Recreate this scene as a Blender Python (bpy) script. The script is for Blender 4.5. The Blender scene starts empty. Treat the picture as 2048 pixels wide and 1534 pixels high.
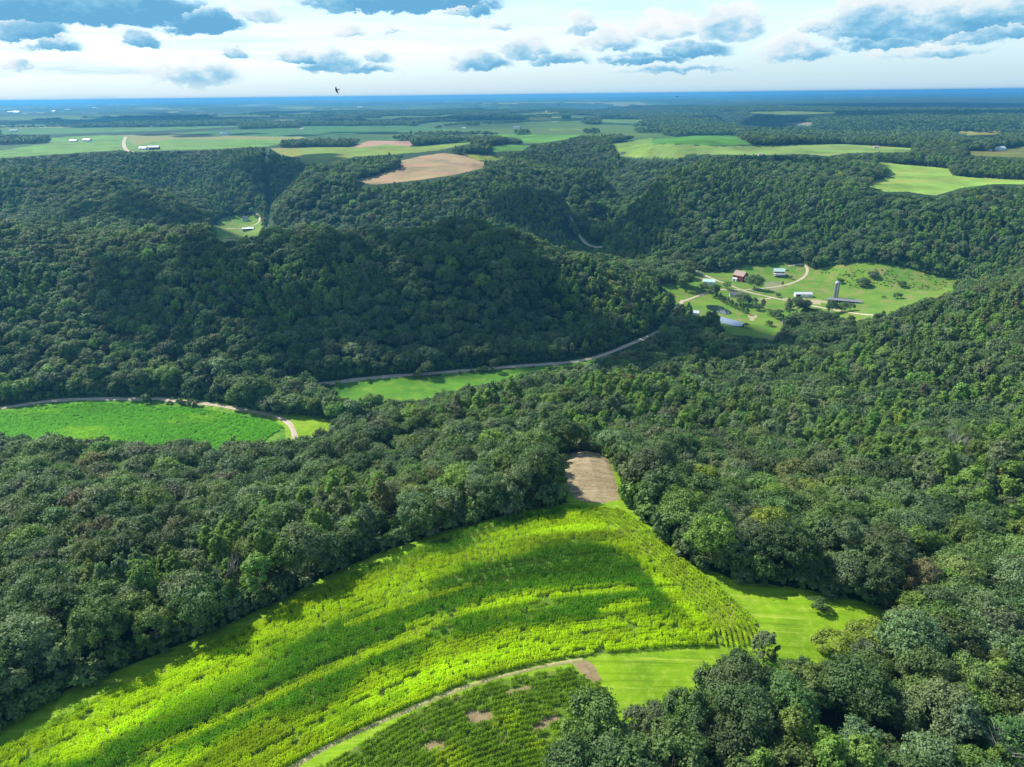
import bpy, math, random
import numpy as np
from mathutils import Matrix, Vector
sc = bpy.context.scene
COL = sc.collection
R_ = math.radians
random.seed(7)
rng = np.random.default_rng(11)

# ------------------------------------------------------------------ camera
CAM_Z = 120.0
F_PX, CX, CY = 1422.0, 1024.0, 767.0
PITCH, ROLL = R_(22.1), R_(0.68)
Fv = np.array([0, math.cos(PITCH), -math.sin(PITCH)])
U0 = np.array([0, math.sin(PITCH), math.cos(PITCH)])
R0 = np.array([1.0, 0, 0])
Rv = math.cos(ROLL)*R0 - math.sin(ROLL)*U0
Uv = math.sin(ROLL)*R0 + math.cos(ROLL)*U0
cd = bpy.data.cameras.new('camera'); cam = bpy.data.objects.new('camera', cd); COL.objects.link(cam)
cd.sensor_width = 36; cd.lens = 36*F_PX/2048; cd.clip_start = 1; cd.clip_end = 200000
M = Matrix.Identity(4)
for i in range(3):
    M[i][0], M[i][1], M[i][2] = Rv[i], Uv[i], -Fv[i]
M[2][3] = CAM_Z
cam.matrix_world = M
sc.camera = cam

def ray(px, py):
    px = np.asarray(px, float); py = np.asarray(py, float)
    return (Fv + Rv*((px-CX)/F_PX)[..., None] + Uv*((CY-py)/F_PX)[..., None])
def at(px, py, z=0.0):                     # photograph pixel -> place on the level z
    d = ray(px, py); t = (np.asarray(z, float)-CAM_Z)/d[..., 2]
    return d[..., 0]*t, d[..., 1]*t
def poly_at(pts, z):
    a = np.array(pts, float); x, y = at(a[:, 0], a[:, 1], z)
    return np.stack([x, y], 1)
def project(x, y, z):
    v = np.stack([x, y, np.asarray(z)-CAM_Z], -1)
    dep = v@Fv
    return CX+F_PX*(v@Rv)/dep, CY-F_PX*(v@Uv)/dep, dep

# ------------------------------------------------------------------ light, sky, exposure
SUN_AZ, SUN_EL = R_(-58), R_(45)            # left of the view direction (+Y), height
SKY_STR, SUN_STR, EXPO = 0.15, 4.9, 0.66
sc.view_settings.view_transform = 'Standard'; sc.view_settings.look = 'None'
sc.view_settings.exposure = EXPO; sc.view_settings.gamma = 1.0
sc.render.engine = 'CYCLES'
sc.cycles.use_denoising = True
sc.cycles.max_bounces = 6; sc.cycles.diffuse_bounces = 3; sc.cycles.glossy_bounces = 2
sc.cycles.transmission_bounces = 3; sc.cycles.transparent_max_bounces = 8; sc.cycles.volume_bounces = 1
sd = bpy.data.lights.new('sun', 'SUN'); sd.energy = SUN_STR; sd.angle = R_(0.53); sd.color = (1.0, 0.95, 0.86)
so = bpy.data.objects.new('sun', sd); COL.objects.link(so)
sdir = Vector((math.sin(SUN_AZ)*math.cos(SUN_EL), math.cos(SUN_AZ)*math.cos(SUN_EL), math.sin(SUN_EL)))
so.rotation_euler = sdir.to_track_quat('Z', 'Y').to_euler(); so.location = sdir*500

def nn(nt, t, **k):
    n = nt.nodes.new(t)
    for a, b in k.items():
        if a.startswith('_'): n.inputs[int(a[1:])].default_value = b
        else: setattr(n, a, b)
    return n
def lk(nt, a, b): nt.links.new(a, b)
def mth(nt, op, a, b=None, c=None, clamp=False):
    n = nt.nodes.new('ShaderNodeMath'); n.operation = op; n.use_clamp = clamp
    for i, v in enumerate((a, b, c)):
        if v is None: continue
        if isinstance(v, (int, float)): n.inputs[i].default_value = v
        else: nt.links.new(v, n.inputs[i])
    return n.outputs[0]
def mixc(nt, f, a, b):
    n = nt.nodes.new('ShaderNodeMix'); n.data_type = 'RGBA'
    for i, v in ((0, f), (6, a), (7, b)):
        if isinstance(v, (int, float)): n.inputs[i].default_value = v
        elif isinstance(v, (tuple, list)): n.inputs[i].default_value = (*v[:3], 1)
        else: nt.links.new(v, n.inputs[i])
    return n.outputs[2]
def smooth(nt, v, a, b):
    n = nt.nodes.new('ShaderNodeMapRange'); n.interpolation_type = 'SMOOTHSTEP'
    nt.links.new(v, n.inputs[0]); n.inputs[1].default_value = a; n.inputs[2].default_value = b
    return n.outputs[0]
def noise(nt, vec, scale, detail=4, rough=0.55):
    n = nt.nodes.new('ShaderNodeTexNoise'); n.inputs['Scale'].default_value = scale
    n.inputs['Detail'].default_value = detail; n.inputs['Roughness'].default_value = rough
    if vec is not None: nt.links.new(vec, n.inputs['Vector'])
    return n

# clouds: (px, base py, half width, height above the base, light 0..1, density)
CLOUDS = [
 (140, 30, 260, 60, 0.05, 1.3), (40, 70, 60, 40, .35, 1), (80, 65, 48, 40, .35, 1), (110, 95, 50, 25, .45, .8), (285, 82, 34, 26, .3, .9),
 (410, 55, 85, 42, .2, 1.0), (520, 40, 60, 35, .7, .7), (470, 110, 35, 20, .4, .8), (700, 66, 40, 22, .85, .7), (780, 67, 26, 14, .85, .7),
 (800, 12, 210, 45, .08, 1.25), (920, 26, 55, 24, .8, .8), (960, 26, 30, 36, .3, .8), (390, 160, 100, 50, .5, .75), (45, 137, 30, 14, .5, .6), (600, 120, 70, 24, .6, .8), (660, 135, 75, 44, .55, .9),
 (755, 120, 40, 28, .6, .7), (720, 142, 90, 22, .3, .6), (960, 130, 75, 40, .45, .9), (1000, 56, 30, 22, .8, .7), (1050, 106, 60, 45, .62, 1.0), (1120, 122, 70, 30, .35, .8),
 (1160, 58, 40, 38, .9, .9), (1220, 92, 70, 46, .85, 1.0), (1330, 66, 80, 46, .85, 1.05), (1380, 105, 90, 28, .3, .9), (1460, 64, 75, 62, .75, 1.1), (1290, 120, 110, 22, .35, .7),
 (1570, 112, 60, 55, .72, 1), (1640, 55, 40, 22, .8, .8), (1600, 112, 70, 30, .4, .8), (1740, 58, 100, 80, .62, 1.15), (1860, 60, 130, 70, .45, 1.1), (1980, 40, 120, 50, .5, 1.0),
 (1760, 92, 90, 32, .35, .8), (1950, 75, 90, 40, .55, .8), (2030, 70, 50, 30, .3, .8), (1850, 108, 110, 26, .5, .6), (1340, 140, 160, 16, .5, .5), 
 (-150, 60, 120, 60, .3, 1), (2250, 70, 160, 70, .5, 1), (2500, 90, 150, 60, .6, 1), (-420, 100, 130, 50, .5, 1),
 (300, -160, 420, 120, .2, 1.1), (1100, -260, 380, 120, .3, 1.0), (1900, -190, 420, 130, .4, 1.1), (-300, -300, 420, 140, .3, 1.0),
]
def build_world():
    w = bpy.data.worlds.new('World'); sc.world = w; w.use_nodes = True
    nt = w.node_tree; nt.nodes.clear()
    out = nn(nt, 'ShaderNodeOutputWorld'); bg = nn(nt, 'ShaderNodeBackground'); bg.inputs[1].default_value = SKY_STR
    lk(nt, bg.outputs[0], out.inputs[0])
    sky = nn(nt, 'ShaderNodeTexSky', sky_type='NISHITA', sun_disc=False, sun_elevation=SUN_EL, sun_rotation=SUN_AZ)
    sky.air_density = 1.0; sky.dust_density = .7; sky.ozone_density = 2.5; sky.altitude = 300
    tc = nn(nt, 'ShaderNodeTexCoord'); sep = nn(nt, 'ShaderNodeSeparateXYZ'); lk(nt, tc.outputs['Generated'], sep.inputs[0])
    az = mth(nt, 'ARCTAN2', sep.outputs[0], sep.outputs[1]); el = mth(nt, 'ARCSINE', sep.outputs[2])
    cmb = nn(nt, 'ShaderNodeCombineXYZ'); lk(nt, az, cmb.inputs[0]); lk(nt, el, cmb.inputs[1])
    ae = cmb.outputs[0]
    # billowing edges
    st = nn(nt, 'ShaderNodeVectorMath', operation='MULTIPLY'); lk(nt, ae, st.inputs[0]); st.inputs[1].default_value = (1, 1.7, 1)
    n1 = noise(nt, st.outputs[0], 40, 8, .62); n2 = noise(nt, st.outputs[0], 11, 3, .5)
    off = nn(nt, 'ShaderNodeVectorMath', operation='SUBTRACT'); lk(nt, n1.outputs['Color'], off.inputs[0]); off.inputs[1].default_value = (.5, .5, .5)
    sc1 = nn(nt, 'ShaderNodeVectorMath', operation='MULTIPLY'); lk(nt, off.outputs[0], sc1.inputs[0]); sc1.inputs[1].default_value = (.052, .026, 0)
    wc = nn(nt, 'ShaderNodeVectorMath', operation='ADD'); lk(nt, ae, wc.inputs[0]); lk(nt, sc1.outputs[0], wc.inputs[1])
    # one cloud = group
    g = bpy.data.node_groups.new('cumulus', 'ShaderNodeTree')
    for nm, ty in (('P', 'NodeSocketVector'), ('C', 'NodeSocketVector'), ('S', 'NodeSocketVector'), ('L', 'NodeSocketFloat'), ('D', 'NodeSocketFloat'), ('M0', 'NodeSocketFloat'), ('L0', 'NodeSocketFloat')):
        g.interface.new_socket(nm, in_out='INPUT', socket_type=ty)
    for nm in ('M', 'Lt'): g.interface.new_socket(nm, in_out='OUTPUT', socket_type='NodeSocketFloat')
    gi = g.nodes.new('NodeGroupInput'); go = g.nodes.new('NodeGroupOutput')
    v = nn(g, 'ShaderNodeVectorMath', operation='SUBTRACT'); lk(g, gi.outputs[0], v.inputs[0]); lk(g, gi.outputs[1], v.inputs[1])
    v2 = nn(g, 'ShaderNodeVectorMath', operation='MULTIPLY'); lk(g, v.outputs[0], v2.inputs[0]); lk(g, gi.outputs[2], v2.inputs[1])
    s = nn(g, 'ShaderNodeSeparateXYZ'); lk(g, v2.outputs[0], s.inputs[0])
    x, y = s.outputs[0], s.outputs[1]
    yb = mth(g, 'MAXIMUM', y, mth(g, 'MULTIPLY', y, -3.2))       # flat base
    d = mth(g, 'SQRT', mth(g, 'ADD', mth(g, 'MULTIPLY', x, x), mth(g, 'MULTIPLY', yb, yb)))
    m = mth(g, 'MULTIPLY', mth(g, 'SUBTRACT', 1.0, d), gi.outputs[4])
    lt = mth(g, 'ADD', gi.outputs[3], mth(g, 'ADD', mth(g, 'MULTIPLY', mth(g, 'SUBTRACT', y, .42), .85), mth(g, 'MULTIPLY', x, -.22)))
    big = mth(g, 'GREATER_THAN', m, gi.outputs[5])
    mx = mth(g, 'MAXIMUM', m, gi.outputs[5])
    l2 = mth(g, 'ADD', mth(g, 'MULTIPLY', lt, big), mth(g, 'MULTIPLY', gi.outputs[6], mth(g, 'SUBTRACT', 1.0, big)))
    lk(g, mx, go.inputs[0]); lk(g, l2, go.inputs[1])
    pm = pl = None
    for (px, py, hw, hh, L, D) in CLOUDS:
        d = ray(px, py); d = d/np.linalg.norm(d)
        n = nt.nodes.new('ShaderNodeGroup'); n.node_tree = g
        n.inputs[1].default_value = (math.atan2(d[0], d[1]), math.asin(d[2]), 0)
        n.inputs[2].default_value = (F_PX/hw*1.0, F_PX/hh*1.05, 0); n.inputs[3].default_value = L+(.07 if py > 60 else .04); n.inputs[4].default_value = D
        lk(nt, wc.outputs[0], n.inputs[0])
        if pm is None: n.inputs[5].default_value = -1; n.inputs[6].default_value = .5
        else: lk(nt, pm, n.inputs[5]); lk(nt, pl, n.inputs[6])
        pm, pl = n.outputs[0], n.outputs[1]
    det = mth(nt, 'SUBTRACT', n1.outputs['Fac'], .5)
    dens = mth(nt, 'ADD', pm, mth(nt, 'MULTIPLY', det, 1.05))
    mask = mth(nt, 'MULTIPLY', smooth(nt, dens, .04, .38), smooth(nt, el, .0, .03))
    lt = mth(nt, 'ADD', pl, mth(nt, 'MULTIPLY', mth(nt, 'SUBTRACT', n2.outputs['Fac'], .5), 1.5))
    lt = mth(nt, 'ADD', lt, mth(nt, 'MULTIPLY', det, 1.5))
    rim = smooth(nt, dens, .55, .05)
    lt = mth(nt, 'ADD', lt, mth(nt, 'MULTIPLY', rim, .30))
    ramp = nn(nt, 'ShaderNodeValToRGB'); cr = ramp.color_ramp
    K = 1.0/SKY_STR/2**EXPO
    cr.elements[0].position = 0.0; cr.elements[0].color = (.15, .44, .71, 1)
    cr.elements[1].position = 1.0; cr.elements[1].color = (.95, .98, 1.0, 1)
    for p, c in ((.22, (.24, .55, .79, 1)), (.42, (.46, .72, .89, 1)), (.62, (.76, .89, .96, 1))):
        e = cr.elements.new(p); e.color = c
    lt = mth(nt, 'DIVIDE', mth(nt, 'ADD', lt, .10), 1.25)
    lk(nt, lt, ramp.inputs[0])
    cs = nn(nt, 'ShaderNodeVectorMath', operation='SCALE'); lk(nt, ramp.outputs[0], cs.inputs[0]); cs.inputs['Scale'].default_value = K
    # thin veil of high cloud, brighter round the hidden sun, and low streaks
    sv = nn(nt, 'ShaderNodeVectorMath', operation='MULTIPLY'); lk(nt, ae, sv.inputs[0]); sv.inputs[1].default_value = (2.2, 26, 1)
    n3 = noise(nt, sv.outputs[0], 2.2, 5, .6)
    veil = smooth(nt, n3.outputs['Fac'], .40, .72)
    glow = nn(nt, 'ShaderNodeMapRange'); glow.interpolation_type = 'SMOOTHSTEP'
    lk(nt, az, glow.inputs[0]); glow.inputs[1].default_value = .75; glow.inputs[2].default_value = -.75
    gl = glow.outputs[0]
    veilcol = mixc(nt, gl, (.24*K, .53*K, .79*K), (.76*K, .91*K, .99*K))
    base_f = mth(nt, 'ADD', mth(nt, 'MULTIPLY', gl, .62), .03)
    vf = mth(nt, 'ADD', base_f, mth(nt, 'MULTIPLY', mth(nt, 'MULTIPLY', veil, .38), mth(nt, 'ADD', mth(nt, 'MULTIPLY', gl, .7), .3)), clamp=True)
    # veil thins out high up
    hi = smooth(nt, el, .9, .12)
    vf = mth(nt, 'MULTIPLY', vf, hi)
    lowc = smooth(nt, el, .11, .0); vf = mth(nt, 'MAXIMUM', vf, mth(nt, 'MULTIPLY', lowc, .85))
    veilcol = mixc(nt, mth(nt, 'MULTIPLY', lowc, .8), veilcol, (.56*K, .77*K, .90*K))
    skyv = mixc(nt, vf, sky.outputs[0], veilcol)
    allc = mixc(nt, mask, skyv, cs.outputs[0])
    lk(nt, allc, bg.inputs[0])
build_world()

# ------------------------------------------------------------------ numpy noise
def vnoise(x, y, seed=0):
    xi = np.floor(x).astype(np.int64); yi = np.floor(y).astype(np.int64)
    xf = x-xi; yf = y-yi
    u = xf*xf*xf*(xf*(xf*6-15)+10); v = yf*yf*yf*(yf*(yf*6-15)+10)
    def h(i, j):
        n = (i*374761393 + j*668265263 + seed*974711) & 0xffffffff
        n = ((n ^ (n >> 13))*1274126177) & 0xffffffff
        return ((n ^ (n >> 16)) & 0xffff)/65535.0*2-1
    a, b, c, d = h(xi, yi), h(xi+1, yi), h(xi, yi+1), h(xi+1, yi+1)
    return (a*(1-u)+b*u)*(1-v)+(c*(1-u)+d*u)*v
def fbm(x, y, s, seed=0, o=4):
    r = 0; a = 1; t = 0
    for k in range(o):
        r = r+a*vnoise(x/s+17.3*k, y/s-9.1*k, seed+k); t += a; a *= .5; s *= .5
    return r/t
def sstep(a, b, x):
    t = np.clip((x-a)/(b-a), 0, 1); return t*t*(3-2*t)
def inpoly(P, x, y):
    x = np.asarray(x); y = np.asarray(y); r = np.zeros(x.shape, bool)
    lo, hi = P.min(0), P.max(0)
    sel = (x >= lo[0]) & (x <= hi[0]) & (y >= lo[1]) & (y <= hi[1])
    xs, ys = x[sel], y[sel]; q = np.zeros(xs.shape, bool)
    j = len(P)-1
    for i in range(len(P)):
        x1, y1 = P[i]; x2, y2 = P[j]
        if y1 != y2:
            q ^= ((y1 > ys) != (y2 > ys)) & (xs < (x2-x1)*(ys-y1)/(y2-y1)+x1)
        j = i
    r[sel] = q
    return r
def dist_line(P, x, y):
    d = np.full(np.shape(x), 1e9)
    for (x1, y1), (x2, y2) in zip(P[:-1], P[1:]):
        L = (x2-x1)**2+(y2-y1)**2+1e-9
        t = np.clip(((x-x1)*(x2-x1)+(y-y1)*(y2-y1))/L, 0, 1)
        d = np.minimum(d, np.hypot(x-x1-t*(x2-x1), y-y1-t*(y2-y1)))
    return d

# ------------------------------------------------------------------ terrain
CANOPY = 13.5
CTRL = [  # open ground: (px, py, z)
 (0,1534,-1),(300,1534,0),(600,1534,1),(1000,1534,0),(0,1420,-3),(300,1290,-3),(600,1150,-3),(900,1050,-2),(1150,1010,0),(600,1350,1),(1000,1250,2),(1400,1250,1),
 (1300,1060,0),(1180,900,-6),(1230,1000,-1),(1700,1200,-2),(1480,1150,-2),(1200,1400,0),
 (0,850,-100),(0,815,-100),(300,800,-100),(300,860,-100),(580,870,-100),(640,845,-100),(640,778,-99),(1000,738,-99),(1000,760,-100),(1250,692,-99),(750,800,-100),(880,790,-100),
 (1330,652,-100),(1420,560,-98),(1500,600,-100),(1700,560,-96),(1900,575,-93),(1800,600,-98),(1450,650,-101),(1560,660,-102),(1600,610,-100),(1640,540,-93),(1340,600,-99),
 (430,474,-91),(470,472,-91),(515,470,-91),(470,450,-90),(430,462,-91),(520,436,-88),(1130,450,-91),(1170,486,-94),(1210,490,-95),
 (720,362,-14),(850,310,-2),(960,335,-10),(800,340,-8),(640,340,2),(1800,345,-12),(1900,385,-18),(2048,360,-12),(1750,375,-16),(1960,350,-12),
 (0,310,2),(100,300,2),(600,300,3),(1000,300,3),(1300,300,3),(1500,300,4),(1800,300,3),(2048,300,2),(1050,290,0),(300,300,2),
 # a crop field's far end, woods: canopy tops
]
CTRL_F = [
 (0,1100,2),(0,1250,9),(200,1150,8),(400,1100,6),(100,1000,-6),(300,950,-26),(600,950,-28),(800,920,-27),(0,902,-52),(300,900,-52),(500,893,-56),(600,897,-58),(750,846,-60),(880,806,-62),
 (1000,900,-9),(1000,772,-68),(1100,850,-30),(1100,745,-86),(1250,850,-28),(1250,760,-55),(1350,800,-48),(1500,850,-50),(1500,780,-66),(1600,950,-16),(1700,900,-30),(1900,1000,-6),(2048,900,-12),
 (1900,780,-58),(1700,780,-68),(2048,700,-44),(2048,560,-28),(1900,620,-50),(1750,660,-68),(1600,700,-85),(1450,700,-88),(2000,1250,4),(2000,1500,8),(1500,1420,11),(1750,1350,8),(1300,1480,11),(1400,950,-12),(1300,900,-14),
 (0,435,5),(350,455,0),(470,474,-5),(550,474,-5),(700,455,-5),(900,447,-8),(1000,452,-10),(1100,490,-30),(1200,530,-50),(1330,595,-80),(600,600,-46),(200,600,-44),(900,600,-56),(1100,620,-72),(300,700,-72),(800,690,-78),(1000,540,-34),(600,520,-22),(200,510,-18),
 (0,345,6),(100,347,6),(200,357,3),(300,376,-4),(370,415,-40),(420,460,-80),(0,420,-40),(200,400,-22),(350,390,-65),(0,305,6),(300,303,6),(520,297,9),(200,340,-22),(450,380,-45),(540,420,-66),(500,330,-6),
 (600,385,-20),(710,352,-9),(1000,350,-12),(1100,380,-25),(1200,350,-20),(1130,430,-76),(900,420,-42),(700,430,-48),(600,440,-56),(1000,400,-32),(1240,400,-68),(1235,375,-62),(1250,340,-40),(1150,375,-30),(1180,405,-62),(1290,400,-44),(1300,375,-18),(1270,430,-66),
 (1335,347,3),(1400,328,7),(1480,314,10),(1700,320,5),(1300,450,-56),(1500,450,-51),(1500,400,-26),(1500,350,-3),(1500,530,-85),(1300,520,-86),(1900,405,-18),(1900,440,-34),(1900,500,-60),(1900,552,-82),(1700,500,-66),(1700,440,-40),(1700,400,-20),
 (2048,480,-50),(2048,420,-24),(1200,440,-80),
]
CTRL_W = [  # hidden ground behind the crests and round the frame (x, y, z)
 (-150,820,-60),(-350,850,-55),(-560,880,-50),(0,870,-84),(100,880,-86),(230,860,-88),(-300,960,-86),(-500,950,-50),(-100,960,-92),
 (0,0,-2),(0,60,-1),(-80,40,-1),(90,40,-2),(-150,60,-4),(170,60,-6),(-260,120,-30),(-330,260,-92),(-420,330,-100),(300,130,-14),(380,260,-30),(520,420,-25),(620,560,-25),
 (-560,480,-95),(-700,640,-20),(-900,900,-5),(-1100,1200,0),(-1300,1600,0),(800,700,-10),(1000,900,0),(1200,1200,0),(1500,1600,0),
 (330,640,-88),(420,690,-80),(-200,380,-97),(-80,400,-97),
 (-1200,2200,0),(-600,2200,2),(0,2200,0),(600,2200,2),(1200,2200,0),(1800,2200,0),(-1800,2200,0),
]
def tps_setup():
    P = []
    for px, py, z in CTRL:
        x, y = at(px, py, z); P.append((float(x), float(y), z))
    for px, py, z in CTRL_F:
        x, y = at(px, py, z); P.append((float(x), float(y), z-CANOPY))
    P += CTRL_W
    P = np.array(P, float)
    S = 1000.0
    X = P[:, :2]/S
    d2 = ((X[:, None]-X[None])**2).sum(-1)
    K = np.where(d2 > 0, d2*np.log(d2+1e-20), 0)*.5 + np.eye(len(P))*3e-6
    n = len(P); A = np.zeros((n+3, n+3)); A[:n, :n] = K; A[:n, n] = 1; A[:n, n+1:] = X; A[n, :n] = 1; A[n+1:, :n] = X.T
    b = np.zeros(n+3); b[:n] = P[:, 2]
    return X, np.linalg.solve(A, b), S
TX, TW, TS = tps_setup()
GX0, GY0, GS = -2000.0, -60.0, 6.0
GNX, GNY = 668, 400
def tps_grid():
    xs = GX0+GS*np.arange(GNX); ys = GY0+GS*np.arange(GNY)
    gx, gy = np.meshgrid(xs/TS, ys/TS)
    z = TW[-3]+TW[-2]*gx+TW[-1]*gy
    for k in range(len(TX)):
        d2 = (gx-TX[k, 0])**2+(gy-TX[k, 1])**2+1e-20
        z += TW[k]*.5*d2*np.log(d2)
    return np.clip(z, -104, 22)
ZG = tps_grid()
def far_z(x, y):
    z = -8+11*fbm(x, y, 2300, 3, 3)
    v = np.abs(fbm(x+900*fbm(x, y, 3500, 9, 2), y, 4200, 21, 3))
    z = z-60*sstep(.16, .02, v)*sstep(2300, 3600, np.hypot(x, y))
    z = z+sstep(5500, 10000, np.hypot(x, y))*22*fbm(x*.6, y*1.0, 2100, 71, 3)
    hr = sstep(.15, .55, np.arctan2(x, y))*sstep(4500, 9000, y)      # wooded hills to the right rise a little
    z = z+hr*(-2+24*fbm(x, y, 2600, 31, 3))
    return z
def H(x, y):
    x = np.asarray(x, float); y = np.asarray(y, float)
    fx = np.clip((x-GX0)/GS, 0, GNX-1.001); fy = np.clip((y-GY0)/GS, 0, GNY-1.001)
    i = fx.astype(int); j = fy.astype(int); u = fx-i; v = fy-j
    z = (ZG[j, i]*(1-u)+ZG[j, i+1]*u)*(1-v)+(ZG[j+1, i]*(1-u)+ZG[j+1, i+1]*u)*v
    r = np.hypot(x, y)
    w = sstep(1750, 2250, np.maximum(r, np.abs(x)*1.2))
    z = z*(1-w)+far_z(x, y)*w
    slope = np.clip((z+100)/20, 0, 1)*np.clip((8-z)/20, 0.12, 1)
    return z+slope*5.0*fbm(x, y, 150, 5, 3)*sstep(150, 420, r)*(1-w)

# ------------------------------------------------------------------ land cover: outlines read off the photograph, laid on their level
def z2(pts): return [(x*.342, 180+y*.342) for x, y in pts]
def z3(pts): return [(600+x*.342, 180+y*.342) for x, y in pts]
def z4(pts): return [(1200+x*.414, 170+y*.414) for x, y in pts]
OPEN_NEAR = [(-400,1620),(-100,1485),(0,1436),(150,1355),(300,1300),(420,1250),(560,1190),(640,1150),(760,1095),(900,1052),(1050,1018),(1136,1006),(1098,950),(1106,897),(1140,870),(1206,868),(1236,900),(1248,985),(1290,1042),(1380,1128),(1480,1152),(1600,1167),(1700,1185),(1790,1190),(1800,1290),(1665,1352),(1575,1350),(1510,1388),(1445,1415),(1400,1440),(1270,1462),(1200,1495),(1130,1575),(1085,1710),(600,2100),(-700,2100)]
CORN = [(-400,1700),(-100,1545),(0,1495),(150,1410),(300,1345),(450,1270),(600,1195),(740,1135),(900,1075),(1010,1040),(1170,1015),(1245,1017),(1340,1092),(1430,1163),(1515,1240),(1528,1270),(1480,1292),(1300,1306),(1100,1332),(950,1372),(800,1432),(650,1503),(500,1585),(250,1750)]
HEAD = [(1170,1012),(1250,1014),(1345,1090),(1435,1160),(1525,1240),(1535,1275),(1480,1296),(1420,1290),(1420,1260),(1385,1222),(1320,1155),(1245,1080),(1190,1040)]
CORN2 = [(620,1560),(720,1500),(850,1425),(1000,1372),(1140,1345),(1180,1370),(1215,1380),(1180,1420),(1130,1470),(1090,1560),(1060,1700),(400,1800)]
STUB = [(1150,897),(1185,889),(1210,905),(1226,945),(1238,1003),(1205,1011),(1165,1010),(1148,1000),(1118,945),(1126,912)]
VFIELD = [(-300,830),(0,818),(130,810),(240,803),(310,805),(450,820),(540,836),(568,858),(572,885),(540,935),(300,950),(0,950),(-300,960)]
VCLEAR = [(330,800),(440,810),(545,825),(640,835),(690,850),(640,890),(600,930),(570,930),(560,860),(450,822)]
VMEAD = [(630,782),(800,763),(1000,744),(1120,728),(1220,708),(1180,730),(1060,748),(985,775),(920,800),(860,815),(760,825),(690,812),(640,798)]
FARM = [(1310,574),(1345,566),(1388,558),(1385,545),(1450,546),(1480,532),(1560,528),(1640,540),(1700,530),(1770,532),(1850,548),(1910,562),(1945,576),(1900,600),(1820,625),(1760,652),(1690,648),(1655,634),(1612,640),(1578,642),(1572,668),(1560,690),(1500,680),(1420,668),(1370,640),(1350,615),(1330,590)]
FARM2 = [(420,446),(450,437),(480,432),(522,433),(526,445),(530,452),(518,472),(430,480),(424,462)]
FLD = [  # (level, outline, colour, label)
 (0, [(709,360),(750,353),(802,336),(798,322),(839,313),(884,307),(925,312),(973,327),(965,337),(940,343),(903,352),(839,361),(805,364),(747,371),(715,364)], (.25,.20,.095), 'brown'),
 (-15, z4([(1210,362),(1350,375),(1450,385),(1680,405),(1700,440),(1830,452),(2048,462),(2300,470),(2300,482),(2048,482),(1900,480),(1750,498),(1620,536),(1480,518),(1370,516),(1275,482),(1430,435),(1390,400),(1290,368)]), (.18,.30,.045), 'pale'),
 (2, z4([(90,345),(180,300),(330,290),(600,300),(900,292),(1150,285),(1330,295),(1530,308),(1480,325),(1200,330),(1100,345),(980,335),(700,340),(440,338),(360,362),(180,360)]), (.15,.25,.05), 'pale'),
 (2, z4([(40,290),(250,262),(450,245),(650,245),(730,290),(560,295),(300,287),(180,293)]), (.06,.25,.03), 'green'),
 (2, z2([(-300,420),(0,400),(350,375),(700,352),(830,362),(930,356),(1300,345),(1480,333),(1560,333),(1650,312),(1620,290),(1300,290),(1000,290),(780,325),(720,270),(600,265),(300,280),(280,312),(0,355),(-300,370)]), (.10,.28,.06), 'green'),
 (2, z2([(1570,340),(1640,380),(1760,405),(1780,440),(1950,435),(2060,385),(2048,335),(1850,335),(1700,340)]), (.17,.27,.06), 'pale'),
 (2, z3([(0,340),(0,430),(150,440),(330,390),(560,378),(700,366),(850,348),(1000,312),(1040,300),(800,320),(650,335),(500,300),(300,337),(100,335)]), (.13,.28,.06), 'green'),
 (2, z3([(280,336),(400,300),(660,298),(640,330),(500,318),(380,335)]), (.30,.20,.12), 'brown'),
 (2, z3([(930,372),(1130,385),(1210,402),(1150,414),(1040,412)]), (.17,.32,.045), 'pale'),
 (2, z3([(1110,330),(1220,318),(1350,325),(1300,355),(1130,368)]), (.06,.22,.04), 'green'),
 (2, z3([(1120,262),(1300,258),(1460,268),(1650,262),(1560,290),(1400,312),(1310,312),(1280,285)]), (.08,.27,.04), 'green'),
 (0, z3([(1820,315),(2060,280),(2060,395),(1880,390)]), (.12,.28,.05), 'green'),
 (0, z4([(1700,230),(1930,232),(1935,250),(1780,248)]), (.22,.30,.06), 'pale'),
 (0, z4([(1740,318),(1880,322),(2048,295),(2300,290),(2300,345),(2048,352),(1900,347),(1800,342)]), (.14,.22,.06), 'pale'),
 (0, z4([(690,132),(900,126),(1150,134),(1100,150),(900,146)]), (.14,.28,.06), 'green'),
 (0, z4([(890,185),(1030,183),(1010,200),(890,198)]), (.26,.22,.13), 'brown'),
 (0, z3([(1340,165),(1500,160),(1580,175),(1480,190),(1350,183)]), (.18,.30,.07), 'pale'),
 (0, z2([(0,225),(900,218),(1400,208),(1400,216),(900,240),(400,258),(0,262)]), (.07,.24,.06), 'green'),
 (0, z2([(1000,252),(1300,235),(1700,222),(2100,230),(2100,262),(1700,275),(1200,268)]), (.05,.20,.06), 'green'),
 (0, z2([(1500,165),(1700,158),(1760,172),(1560,182)]), (.20,.32,.06), 'pale'),
 (0, z3([(0,212),(600,208),(900,232),(500,250),(200,270),(0,262)]), (.05,.20,.06), 'green'),
 (0, z3([(1450,228),(1640,222),(1640,236),(1450,242)]), (.12,.26,.05), 'green'),
 (0, z4([(0,165),(220,168),(160,186),(0,180)]), (.10,.25,.05), 'green'),
]
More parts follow.
